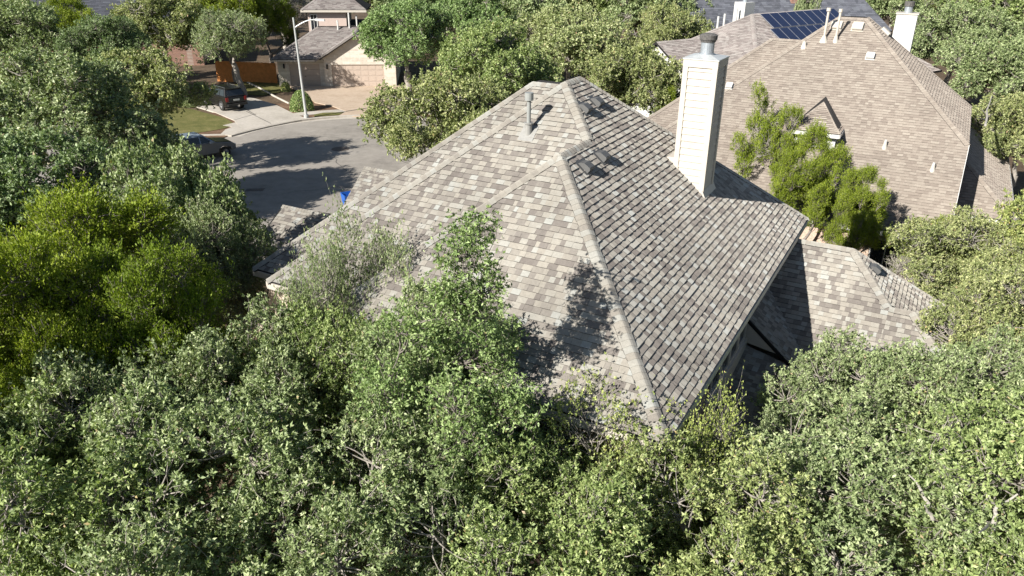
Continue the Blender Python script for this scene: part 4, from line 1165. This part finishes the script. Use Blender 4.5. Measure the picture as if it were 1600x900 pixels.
def tubes_np(paths):
    """paths: list of (points Nx3, radii N, sides)"""
    Vs, Fs, off = [], [], 0
    for P, R, S in paths:
        P = np.asarray(P, float); R = np.asarray(R, float); n = len(P)
        D = np.gradient(P, axis=0); D /= np.linalg.norm(D, axis=1)[:, None] + 1e-9
        ref = np.where(np.abs(D[:, 2:3]) > .9, np.array([[1., 0, 0]]), np.array([[0, 0, 1.]]))
        ref = np.repeat(ref[:1], n, 0)
        U = np.cross(D, ref); U /= np.linalg.norm(U, axis=1)[:, None] + 1e-9
        W = np.cross(D, U)
        ang = np.arange(S) * 2 * np.pi / S
        ring = P[:, None, :] + R[:, None, None] * (np.cos(ang)[None, :, None] * U[:, None, :] + np.sin(ang)[None, :, None] * W[:, None, :])
        Vs.append(ring.reshape(-1, 3))
        i = np.arange(n - 1)[:, None] * S; k = np.arange(S)[None, :]; k2 = (k + 1) % S
        F = np.stack([i + k, i + k2, i + S + k2, i + S + k], -1).reshape(-1, 4) + off
        Fs.append(F); off += n * S
    return np.concatenate(Vs), np.concatenate(Fs)

def unit(v): return v / (np.linalg.norm(v, axis=-1, keepdims=True) + 1e-9)

def bez(p0, p1, rng, n=5, bow=.15, droop=0.0):
    t = np.linspace(0, 1, n)[:, None]
    L = np.linalg.norm(p1 - p0)
    mid = (p0 + p1) / 2 + rng.normal(0, bow, 3) * L + np.array([0, 0, -droop * L])
    return (1 - t) ** 2 * p0 + 2 * t * (1 - t) * mid + t * t * p1

def make_tree(name, seed, R, zc, rz, n_lobe, lobe_r, n_anchor, twigs, leaves, leaf, tw_len, kind='oak', lean=(0, 0), top_bias=.25, spire=0.0,
              upturn=.35, bark=None, twig_r=.006, wide=.5, ncluster=0):
    rng = np.random.default_rng(seed)
    # crown lobes on an uneven ellipsoid
    C = []; Rr = []
    gold = math.pi * (3 - 5 ** .5)
    for i in range(n_lobe):
        h = 1 - 1.55 * (i + .5) / n_lobe
        ph = i * gold + rng.normal(0, .35)
        q = math.sqrt(max(0, 1 - h * h))
        k = rng.uniform(.45, .92)
        C.append([q * math.cos(ph) * R * k, q * math.sin(ph) * R * k, zc + h * rz * k]); Rr.append(lobe_r * R * rng.uniform(.6, 1.3))
    C.append([0, 0, zc]); Rr.append(lobe_r * R * 1.1)
    if spire:
        for j in range(17):
            hgt = rng.uniform(.1, 1.0); q = (1 - hgt) * .8 + .2; ph = rng.uniform(0, 6.28)
            C.append([q * math.cos(ph) * R, q * math.sin(ph) * R, zc + rz * .35 + (rz * .45 + spire) * hgt]); Rr.append(lobe_r * R * (.95 - .42 * hgt))
    C = np.array(C); Rr = np.array(Rr)
    # anchors on the union of lobes
    pts, outs, own = [], [], []
    tries = n_anchor * 5
    li = rng.choice(len(C), tries, p=Rr ** 2 / (Rr ** 2).sum())
    dv = unit(rng.normal(size=(tries, 3)) + np.array([0, 0, top_bias]))
    rad = rng.uniform(.66, 1.04, tries)
    P = C[li] + dv * (Rr[li] * rad)[:, None] * np.array([1, 1, .85])
    keep = np.ones(tries, bool)
    for j in range(len(C)):
        dd = np.linalg.norm((P - C[j]) / np.array([1, 1, .85]), axis=1) / Rr[j]
        keep &= ~((dd < .60) & (li != j))
    # irregular holes
    hn = rng.normal(size=(34, 3)) * np.array([R * .8, R * .8, rz * .8]) + np.array([0, 0, zc])
    for h in hn: keep &= np.linalg.norm(P - h, axis=1) > R * .195
    idx = np.where(keep)[0][:n_anchor]
    P = P[idx]; dv = dv[idx]; li = li[idx]; na = len(P)
    if kind != 'far':        # stray shoots standing out of the crown
        ns = na // 11
        sh = rng.choice(na, ns); P[sh] = P[sh] + unit(dv[sh] + np.array([0, 0, .8])) * rng.uniform(.1, .32, (ns, 1)) * min(1.2, R * .4)
    # branches
    paths = []
    lx, ly = lean
    tb = np.array([lx, ly, 0.0]); fork = np.array([lx * .4 + rng.normal(0, .1), ly * .4 + rng.normal(0, .1), max(.8, zc - rz * .85)])
    k = np.linspace(0, 1, 6)[:, None]
    tr = tb * (1 - k) + fork * k + rng.normal(0, .03 * R, (6, 3)) * np.array([1, 1, 0]) * (k * (1 - k) * 4)
    tr[0, 2] = -.15
    r0 = .055 * R + .06
    paths.append((tr, np.linspace(r0 * 1.25, r0 * .9, 6), 9))
    hub = fork
    # limbs fork from one another: every lobe is reached from the nearest wood already there
    tops = [None] * len(C)
    npt = [hub]; nrd = [r0 * .85]
    for j in np.argsort(np.linalg.norm((C - hub) * np.array([1, 1, .8]), axis=1)):
        NP = np.array(npt)
        dd = np.linalg.norm(NP - C[j], axis=1) + .22 * np.linalg.norm(NP - hub, axis=1) + np.where(NP[:, 2] > C[j][2] + .3, .6, 0)
        q = int(np.argmin(dd)); rp = nrd[q] * .72
        p = bez(npt[q], C[j], rng, 7, .13)
        rad_ = np.linspace(rp, max(rp * .45, twig_r * 2.2), 7)
        paths.append((p, rad_, 6)); tops[j] = p
        npt.extend(list(p[2:])); nrd.extend(list(rad_[2:]))
    for i in range(0, na, max(1, na // (len(C) * 16))):
        base = tops[li[i]][rng.integers(3, 7)]
        paths.append((bez(base, P[i], rng, 5, .16), np.linspace(r0 * .085, twig_r, 5), 4))
    # twigs
    T = twigs
    tip_dir = unit(dv[:, None, :] * .55 + rng.normal(0, .55, (na, T, 3)) + np.array([0, 0, upturn]))
    tl = tw_len * rng.uniform(.45, 1.25, (na, T, 1))
    A = np.repeat(P[:, None, :], T, 1) - tip_dir * tl * .25 + rng.normal(0, tw_len * .22, (na, T, 3))
    side = unit(np.cross(tip_dir, rng.normal(size=(na, T, 3)))) * tl * .12
    tw_step = 1 if kind != 'far' else 6
    sel = [(i, t) for i in range(na) for t in range(T) if rng.random() < (.5 if kind != 'far' else .06)]
    si = np.array([s[0] for s in sel]); st_ = np.array([s[1] for s in sel])
    if len(si):
        a0 = A[si, st_]; d0 = tip_dir[si, st_]; l0 = tl[si, st_]; s0 = side[si, st_]
        tri = []
        for f in (0, .5, .93):
            tri.append(a0 + d0 * l0 * f + s0 * math.sin(f * 3.1))
        rr = [twig_r, twig_r * .75, twig_r * .4]
        U = unit(np.cross(d0, rng.normal(size=d0.shape))); W = np.cross(d0, U)
        V3 = []
        for f, c in enumerate(tri):
            for s in range(3):
                an = s * 2 * math.pi / 3
                V3.append(c + rr[f] * (math.cos(an) * U + math.sin(an) * W))
        V3 = np.stack(V3, 1)      # n,9,3
        n3 = len(V3); base = np.arange(n3)[:, None] * 9
        q = []
        for f in (0, 1):
            for s in range(3):
                q.append(np.array([f * 3 + s, f * 3 + (s + 1) % 3, f * 3 + 3 + (s + 1) % 3, f * 3 + 3 + s]))
        q = np.stack(q)           # 6,4
        F3 = (base[:, :, None] + q[None]).reshape(-1, 4)
        V3 = V3.reshape(-1, 3)
    Vb, Fb = tubes_np(paths)
    if len(si):
        Fb = np.concatenate([Fb, F3 + len(Vb)]); Vb = np.concatenate([Vb, V3])
    tm = np_mesh(name + '_trunk', Vb, Fb, rng.random(len(Fb)), bark or M_BARK, smooth=True)
    # leaves
    Lc = leaves
    if kind == 'cedar':
        f = rng.uniform(.05, 1.05, (na, T, Lc, 1)) ** .8
    else:       # leaves sit in rosettes spaced along each shoot
        ncl = 3 if Lc >= 9 else 2
        fc_ = rng.uniform(.15, 1.0, (na, T, ncl, 1)); fc_[:, :, 0] = rng.uniform(.9, 1.05, (na, T, 1))
        ix = rng.integers(0, ncl, (na, T, Lc))
        f = np.take_along_axis(fc_, ix[..., None], 2)
        coff = rng.normal(0, leaf * .35, (na, T, ncl, 3))
    c = A[:, :, None, :] + tip_dir[:, :, None, :] * tl[:, :, None, :] * f + side[:, :, None, :] * np.sin(f * 3.1)
    if kind != 'cedar':
        c = c + np.take_along_axis(coff, ix[..., None].repeat(3, -1), 2)
    n_ = na * T * Lc
    ax_t = np.repeat(tip_dir[:, :, None, :], Lc, 2).reshape(-1, 3)
    rn = unit(rng.normal(size=(n_, 3)))
    if kind == 'cedar':
        c = c + rng.normal(0, leaf * .55, c.shape)
        d = unit(ax_t * 1.3 + rn * .75 + np.array([0, 0, .3]))
    else:
        d = unit(ax_t * .5 + rn * .95 + np.array([0, 0, .12]))
        c = c.reshape(-1, 3) + d * leaf * .5
    c = c.reshape(-1, 3)
    nm = unit(np.cross(d, unit(rng.normal(size=(n_, 3)) + .0)))
    # leaves tend to face up and out
    flip = nm[:, 2] < 0; nm[flip] *= -1
    nm = unit(nm + np.array([0, 0, .35]) * (rng.random((n_, 1)) < .6)); nm = unit(nm - d * (nm * d).sum(1, keepdims=True))
    w = np.cross(d, nm)
    ls = leaf * (.5 + .95 * rng.random((n_, 1)) ** 1.2)
    hw = ls * wide * .5
    base = c - d * ls * .5; tip = c + d * ls * .5
    m1 = c + w * hw + nm * ls * .10 - d * ls * .02; m2 = c - w * hw + nm * ls * .10 - d * ls * .02
    V = np.stack([base, m1, tip, m2], 1).reshape(-1, 3)
    F = np.arange(n_ * 4).reshape(-1, 4)
    # tone: mostly per leaf, a little per spray
    rnd = (rng.random(n_) * .55 + np.repeat(rng.random(na), T * Lc) * .38)
    rnd = np.where(rng.random(n_) < .012, 1.0, rnd)
    lm = np_mesh(name + '_crown', V, F, rnd, M_CED if kind == 'cedar' else M_OAK)
    return dict(trunk=tm, crown=lm, R=R, zc=zc)

PROTO = {}
def proto(k):
    if k in PROTO: return PROTO[k]
    if k.startswith('near'):
        s = int(k[4:]); p = make_tree(k, 100 + s, 2.7, 4.2, 2.2, 26, .25, 1180, 5, 20, .078, .36, wide=.40, twig_r=.007)
    elif k.startswith('mid'):
        s = int(k[3:]); p = make_tree(k, 200 + s, 3.2, 4.4, 2.5, 32, .225, 1300, 4, 18, .112, .40, twig_r=.009)
    elif k.startswith('far'):
        s = int(k[3:]); p = make_tree(k, 300 + s, 3.6, 4.8, 2.8, 32, .225, 1000, 3, 12, .18, .42, kind='far', twig_r=.012)
    elif k.startswith('cedn'):
        s = int(k[4:]); p = make_tree(k, 400 + s, 2.3, 4.6, 3.4, 38, .18, 1500, 5, 20, .062, .42, kind='cedar', upturn=.9, top_bias=.4, wide=.42, bark=M_BARKD)
    elif k.startswith('cedm'):
        s = int(k[4:]); p = make_tree(k, 500 + s, 2.2, 4.4, 3.2, 24, .27, 1100, 4, 14, .095, .42, kind='cedar', upturn=.9, top_bias=.4, wide=.45, bark=M_BARKD)
    elif k == 'sparsec':
        p = make_tree(k, 690, 2.3, 4.4, 2.6, 14, .24, 420, 5, 15, .07, .32, kind='cedar', upturn=.9, wide=.42)
    elif k.startswith('sparse'):
        s = int(k[6:]); p = make_tree(k, 600 + s, 2.4, 4.2, 2.2, 14, .32, 620, 5, 13, .062, .62, upturn=.7, twig_r=.006)
    elif k == 'sapling':
        p = make_tree(k, 701, 1.75, 5.0, 2.0, 16, .25, 1150, 5, 14, .066, .38, spire=2.6, upturn=.8, wide=.42, bark=M_BARKD)
    elif k == 'leaning':
        p = make_tree(k, 771, 3.2, 4.6, 2.3, 22, .28, 1000, 4, 16, .11, .5, lean=(1.0, .3), twig_r=.009)
    elif k == 'dead':
        p = make_tree(k, 801, 3.0, 4.6, 2.4, 16, .34, 800, 4, 1, .07, .8, upturn=.7, twig_r=.014, bark=mat('bleached_bark', (.36, .33, .29), var=.2, scale=8))
    PROTO[k] = p
    return p

OAK_T = (1, 1, 1, 1)
def tree(k, pos, R, zc, label, rot=0.0, color=OAK_T, name='oak_tree', cat='tree', group=None, zs=None):
    """pos: crown centre in world x, y; zc: crown centre height"""
    p = proto(k)
    s = R / p['R']; sz = (zc / p['zc']) if zs is None else zs
    t = bpy.data.objects.new(name, None); COL.objects.link(t)
    t.location = (float(pos[0]), float(pos[1]), 0.0 if zs is None else zc - p['zc'] * zs)
    t.rotation_euler = (0, 0, rot); t.scale = (s, s, sz)
    tag(t, label, cat, group)
    a = bpy.data.objects.new('trunk', p['trunk']); b = bpy.data.objects.new('crown', p['crown'])
    for o in (a, b):
        COL.objects.link(o); o.parent = t
    b.color = color
    return t

def TP(k, px, py, zc, R, label, **kw):
    q = at(px, py, zc)
    return tree(k, q[:2], R, zc, label, **kw)

GRY = (1.02, 1.0, 1.06, 1); LIM = (.98, 1.0, .80, 1); DRK = (.75, .82, .8, 1); PAL = (1.25, 1.15, 1.15, 1); YEL = (2.6, 2.0, .5, 1); OLV = (1.1, 1.0, .9, 1)
# ---- nearest row under the camera
TP('near0', 40, 870, 4.3, 2.8, 'live oak filling the bottom left corner, closest to the camera', rot=.3, color=LIM)
TP('near1', 320, 840, 4.5, 2.7, 'live oak at the bottom edge, second crown from the left corner', rot=1.4)
TP('near2', 620, 860, 4.2, 2.4, 'live oak at the bottom edge, third crown from the left corner', rot=2.2)
TP('near3', 860, 880, 4.0, 2.4, 'live oak at the bottom centre below the peach brick wall', rot=.9, color=LIM)
TP('near0', 1085, 890, 3.8, 2.3, 'yellowish oak at the bottom edge below the house corner', rot=3.5, color=(1.04, 1.0, .82, 1))
T_A = TP('near1', 1330, 830, 3.9, 2.6, 'oak with pale bare limbs at the bottom right below the lower roof', rot=4.3)
T_B = TP('near2', 1570, 830, 4.2, 2.7, 'oak with a white forked limb in the bottom right corner', rot=5.1, color=LIM)
# ---- second row
T_C = TP('near3', 375, 655, 4.3, 2.2, 'grey twiggy oak left of the house corner, in front of the stucco bay', rot=2.6, color=GRY)
TP('near0', 665, 660, 4.5, 2.1, 'dense green oak against the middle of the near eave', rot=5.3)
TP('near2', 170, 740, 4.3, 2.1, 'oak between the big bright juniper and the bottom row', rot=4.0, color=GRY)
TP('sparse0', 975, 765, 4.1, 1.7, 'yellow green oak with open upright shoots at the house corner', rot=1.0, color=(1.15, 1.1, .75, 1))
TP('near1', 1310, 650, 3.4, 1.9, 'dense oak standing against the shaded lower roof', rot=.2)
TP('near3', 1490, 660, 3.8, 2.2, 'oak covering the right end of the lower roof', rot=2.0)
TP('near0', 1600, 540, 4.0, 2.2, 'oak at the right edge beyond the lower roof hip', rot=.8, color=OLV)
TP('sparse1', 590, 520, 5.2, 1.15, 'thin open oak top with bare shoots in front of the left roof slope', rot=.6, color=GRY)
TP('sparse0', 530, 550, 5.0, 1.0, 'thin bare topped oak shoots over the left eave fascia', rot=2.2)
TP('sparse1', 1075, 775, 3.9, 1.0, 'yellow green upright shoots just right of the house corner', rot=4.0, color=(1.2, 1.15, .7, 1))
SAPXY = ab(6.45, 9.75, 0)
tree('sapling', SAPXY, 1.75, 5.0, 'slender upright oak top rising in front of the roof and casting a shadow on it', rot=.5, color=(.85, .95, .75, 1))
# ---- left side
TP('mid1', 222, 250, 3.4, 2.2, 'grey green oak leaning over the parked pale car', rot=4.9, color=GRY)
TP('near1', 530, 620, 4.4, 1.9, 'bright green oak below the thin open oak top', rot=3.9, color=LIM)
TP('near3', 780, 700, 3.9, 1.8, 'mid green oak under the slender upright oak top', rot=5.2)
TP('cedn0', 130, 520, 5.0, 3.0, 'big bright yellow green juniper at the left edge of the photo', name='juniper_tree', rot=.4)
TP('cedn1', 30, 640, 5.0, 2.3, 'lower juniper in the left edge below the big bright juniper', name='juniper_tree', rot=2.0)
TP('cedn1', 255, 600, 4.6, 2.0, 'darker juniper between the big juniper and the grey twiggy oak', name='juniper_tree', rot=4.2, color=DRK)
TP('near2', 315, 450, 4.5, 1.8, 'full grey green oak whose shadow covers the lowest left roof', rot=1.2, color=GRY)
TP('sparse0', 290, 500, 4.3, 1.6, 'pale grey twiggy oak right of the big bright juniper', rot=3.0, color=PAL)
TP('mid0', 285, 372, 5.2, 2.3, 'rounded dark oak beside the near edge of the street', rot=.5)
TP('mid1', 90, 190, 5.4, 4.4, 'huge spreading grey green oak in the upper left', rot=1.2, color=GRY)
TP('mid2', 40, 340, 5.0, 3.4, 'shaded oak behind the big bright juniper at the left edge', rot=2.2, color=DRK)
TP('mid0', 200, 400, 3.8, 2.2, 'small oak in shadow under the rounded dark oak', rot=3.3, color=DRK)
TP('mid3', 222, 150, 4.8, 3.6, 'broad oak behind the truck and left of the black suv', rot=4.1, color=OLV)
tree('leaning', (-25.6, 70.7), 3.3, 4.9, 'oak with pale leaning trunk overhanging the driveway', rot=0.0, color=GRY)
tree('cedm0', (-27.6, 78.0), 3.0, 6.4, 'vivid green juniper behind the oak that overhangs the driveway', name='juniper_tree', rot=.6)
tree('cedm1', (-25.0, 82.0), 2.6, 5.6, 'dark juniper above the orange fence', name='juniper_tree', rot=2.0, color=DRK)
tree('dead', (-24.5, 86.0), 3.6, 5.6, 'half bare greyish tree behind the street lamp head', name='bare_tree', rot=.7, color=GRY)
TP('mid2', 30, 60, 5.5, 4.4, 'oak in the top left corner of the photo', rot=.9)
TP('cedm0', 110, 50, 5.0, 2.6, 'bright juniper in front of the pale roof at the top left', name='juniper_tree', rot=3.3)
TP('mid0', 160, 80, 4.8, 3.2, 'dark green oak below the pale roof at the top left', rot=2.8, color=DRK)
TP('mid3', 250, 45, 5.6, 4.0, 'tall oak in front of the red brick house', rot=1.9, color=OLV)
TP('far0', 330, 2, 5.6, 4.0, 'oak crown at the top edge above the black suv', rot=.4)
TP('cedm1', 305, 12, 5.6, 2.6, 'yellow green juniper at the top edge left of the vivid juniper', name='juniper_tree', rot=1.4, color=LIM)
# ---- behind the house, centre
TP('mid2', 636, 60, 5.6, 4.4, 'tall dark green oak partly hiding the garage doors of the house across the street', rot=.2, color=(.85, .98, .8, 1))
TP('mid0', 690, 205, 5.0, 3.4, 'grey green oak between the cul-de-sac and the left roof edge', rot=1.7, color=OLV)
TP('mid1', 775, 120, 5.6, 4.0, 'oak directly behind the vent pipe of the foreground roof', rot=2.8, color=LIM)
TP('mid3', 890, 80, 5.8, 4.2, 'pale olive oak behind the peak of the foreground roof', rot=4.0, color=PAL)
TP('mid2', 985, 140, 4.8, 3.5, 'oak in shadow just left of the tall chimney', rot=5.2, color=OLV)
TP('mid0', 1040, 70, 5.6, 3.4, 'olive oak behind the top of the tall chimney', rot=.6, color=OLV)
TP('mid1', 740, 35, 6.0, 4.0, 'dark green oak at the top edge right of the house across the street', rot=1.3, color=(.85, .98, .8, 1))
TP('far1', 815, 20, 6.0, 4.6, 'oak at the top edge above the roof vent pipe', rot=2.6)
TP('far2', 905, 8, 6.2, 4.8, 'oak at the top edge above the roof peak', rot=3.7, color=PAL)
TP('far0', 990, 15, 6.0, 4.6, 'oak at the top edge left of the yellow tree', rot=4.4, color=LIM)
TP('far1', 1072, 20, 5.2, 3.2, 'green oak at the top edge touching the yellow tree', rot=5.0)
TP('mid3', 1128, 22, 4.8, 1.7, 'yellow leaved tree beside the white chimney of the solar panel house', name='yellow_tree', rot=.1, color=YEL)
TP('far2', 640, 0, 6.2, 4.4, 'oak at the top edge behind the upper storey across the street', rot=5.6, color=DRK)
TP('mid0', 1175, 8, 4.2, 1.6, 'small oak behind the white chimney at the top edge', rot=2.4, color=OLV)
TP('mid3', 1262, 10, 3.8, 1.2, 'small yellowing tree behind the solar panels', name='yellow_tree', rot=2.1, color=YEL)
# ---- between the houses
TP('cedn0', 1255, 300, 4.0, 1.6, 'vivid green juniper between the two roofs below the dormer', name='juniper_tree', rot=1.0)
TP('cedn1', 1340, 352, 3.3, 1.25, 'narrow juniper right of the larger one between the roofs', name='juniper_tree', rot=2.2)
TP('sparsec', 1190, 235, 4.9, 1.6, 'thin topped juniper with pale bare stems just right of the tall chimney', name='juniper_tree', rot=3.0)
TP('cedm1', 1450, 400, 2.2, 1.1, 'small juniper below the white eave of the tan roof', name='juniper_tree', rot=4.0)
TP('cedm0', 1042, 195, 3.0, .8, 'small bright juniper peeking out left of the chimney base', name='juniper_tree', rot=4.7)
TP('dead', 1440, 430, 1.8, 1.2, 'bare twiggy tree beyond the hip of the lower roof', name='bare_tree', rot=1.5, color=PAL)
# ---- right side
TP('near2', 1520, 430, 3.6, 2.3, 'grey olive oak below the right end of the tan roof', rot=3.1, color=OLV)
TP('mid1', 1610, 420, 4.0, 2.0, 'oak with a few orange leaves at the right edge', rot=4.4, color=(1.2, 1.1, .8, 1))
TP('mid0', 1490, 70, 5.8, 4.0, 'green oak right of the white chimney on the tan roof', rot=.9)
TP('mid2', 1575, 125, 5.0, 3.8, 'green oak at the right edge beyond the tan roof', rot=2.0)
TP('far0', 1540, 25, 6.0, 4.8, 'light green oak in the top right corner', rot=3.0, color=LIM)
T_D = TP('mid3', 1600, 215, 4.2, 2.6, 'oak with pale dead branches beside the far end of the tan roof', rot=4.1, color=OLV)
TP('far1', 1400, 12, 5.8, 4.2, 'oak behind the ridge of the tan roof at the top edge', rot=5.0)
TP('cedm1', 1305, 16, 5.0, 2.0, 'bright juniper behind the right end of the solar panels', name='juniper_tree', rot=.3)
TP('far2', 1460, 5, 6.0, 4.6, 'oak at the top edge left of the top right corner', rot=.8, color=OLV)
TP('mid1', 1258, 50, 6.2, 1.5, 'grey oak between the solar panels and the tan roof ridge', rot=1.8, color=GRY)
# ---- far rows seen at and above the top edge
fr_ = random.Random(12)
k = 0
for (X, Y) in ((-95, 105), (-80, 122), (-62, 128), (-45, 112), (-30, 108), (-18, 100), (-4, 96), (8, 104), (20, 118), (34, 122), (46, 116), (60, 108), (74, 98), (-10, 122), (14, 88), (56, 88), (66, 76), (48, 70)):
    tree('far%d' % (k % 3), (X, Y), fr_.uniform(4.2, 5.4), fr_.uniform(5.2, 6.4), 'distant oak in the last row of trees behind the houses', rot=fr_.uniform(0, 6),
         color=fr_.choice((OAK_T, OLV, LIM, DRK)), group='distant oaks behind the houses')
    k += 1

M_DEAD = mat('bleached_limb', (.36, .335, .30), rough=.85, var=.2, scale=9)
def limb(t, z, paths):
    g = MB()
    rr = random.Random(len(paths))
    for pts, r in paths:
        P = [at(x, y, z + (i - len(pts) + 1) * .28 / max(1, len(pts) - 1) * 1.5 + rr.uniform(-.05, .05)) for i, (x, y) in enumerate(pts)]
        Q = []
        for i in range(len(P) - 1):
            for f in (0, .5): Q.append(P[i] * (1 - f) + P[i + 1] * f + np.array([rr.uniform(-1, 1), rr.uniform(-1, 1), rr.uniform(-1, 1)]) * r * .8)
        Q.append(P[-1])
        g.tube(Q, list(np.linspace(r, r * .3, len(Q))), 7)
    o = g.build('bare_limb', M_DEAD)
    o.parent = t
    o.matrix_parent_inverse = (Matrix.Translation(t.location) @ t.rotation_euler.to_matrix().to_4x4() @ Matrix.Diagonal((*t.scale, 1))).inverted()
limb(T_A, 5.75, [([(1455, 790), (1440, 765), (1420, 742)], .035), ([(1440, 765), (1462, 752)], .03), ([(1455, 812), (1450, 800), (1445, 790)], .035)])
limb(T_B, 5.9, [([(1545, 835), (1552, 805), (1560, 790), (1590, 772)], .045), ([(1556, 797), (1545, 775)], .035), ([(1548, 818), (1530, 832)], .03)])
limb(T_C, 6.1, [([(362, 600), (358, 625), (330, 640), (300, 655)], .028), ([(358, 622), (362, 655), (358, 690)], .022), ([(340, 636), (325, 620)], .014), ([(361, 650), (345, 680), (335, 705)], .014), ([(330, 640), (305, 632)], .014)])
limb(T_D, 6.2, [([(1540, 195), (1543, 172), (1550, 150)], .06), ([(1542, 180), (1532, 168)], .03), ([(1545, 165), (1556, 160)], .03), ([(1541, 188), (1528, 185)], .03)])

# round clipped shrub, low plants
def shrub(name, px, py, r, h, label, m=None, seed=0, col=(1, 1, 1, 1), leaf=.09):
    p = at(px, py, 0)
    rng = np.random.default_rng(900 + seed)
    n = 5200
    d = unit(rng.normal(size=(n, 3))); d[:, 2] = np.abs(d[:, 2]) * 1.0 - .15
    c = d * np.array([r, r, h]) * rng.uniform(.86, 1.03, (n, 1)) + np.array([0, 0, .12])
    c[:, 2] = np.maximum(c[:, 2], .05)
    ax = unit(rng.normal(size=(n, 3)) + d * .6); w = unit(np.cross(ax, unit(rng.normal(size=(n, 3)) + d)))
    ls = leaf * rng.uniform(.6, 1.3, (n, 1))
    V = np.stack([c - ax * ls * .5, c + w * ls * .3, c + ax * ls * .5, c - w * ls * .3], 1).reshape(-1, 3)
    me = np_mesh(name, V, np.arange(n * 4).reshape(-1, 4), rng.random(n), m or M_OAK)
    t = thing(name, (p[0], p[1], 0.0), label, 'shrub')
    o = bpy.data.objects.new('foliage', me); COL.objects.link(o); o.parent = t; o.color = col
    g = MB(); 
    for q in range(5):
        a = q * 1.25
        g.tube([p + ZX * .0, p + np.array([math.cos(a) * r * .3, math.sin(a) * r * .3, h * .5]), p + np.array([math.cos(a) * r * .6, math.sin(a) * r * .6, h * .8])], [.04, .03, .015], 5)
    g.build('stem', M_BARKD, t)
    return t
shrub('round_shrub', 472, 173, 1.0, 1.85, 'rounded clipped dark shrub beside the street lamp', seed=1, col=(.75, .85, .6, 1), leaf=.11)
shrub('low_shrub', 447, 143, .45, .9, 'small light green shrub against the garage wall corner', seed=2, col=(1.3, 1.2, .9, 1))
shrub('low_shrub', 300, 165, 1.1, .7, 'low dark shrub under the oak left of the black suv', seed=3, col=(.8, .8, .7, 1))
# leaning pale trunk beside the driveway
tb_ = at(383, 150, 0)
for (dx, dz, nm, lb) in ((-1.15, 4.4, 0, ''),):
    pass

for o in bpy.data.objects:
    if '_o' in o: del o['_o']
print('objects', len(bpy.data.objects), 'tris approx', sum(len(m.polygons) for m in bpy.data.meshes) * 2)
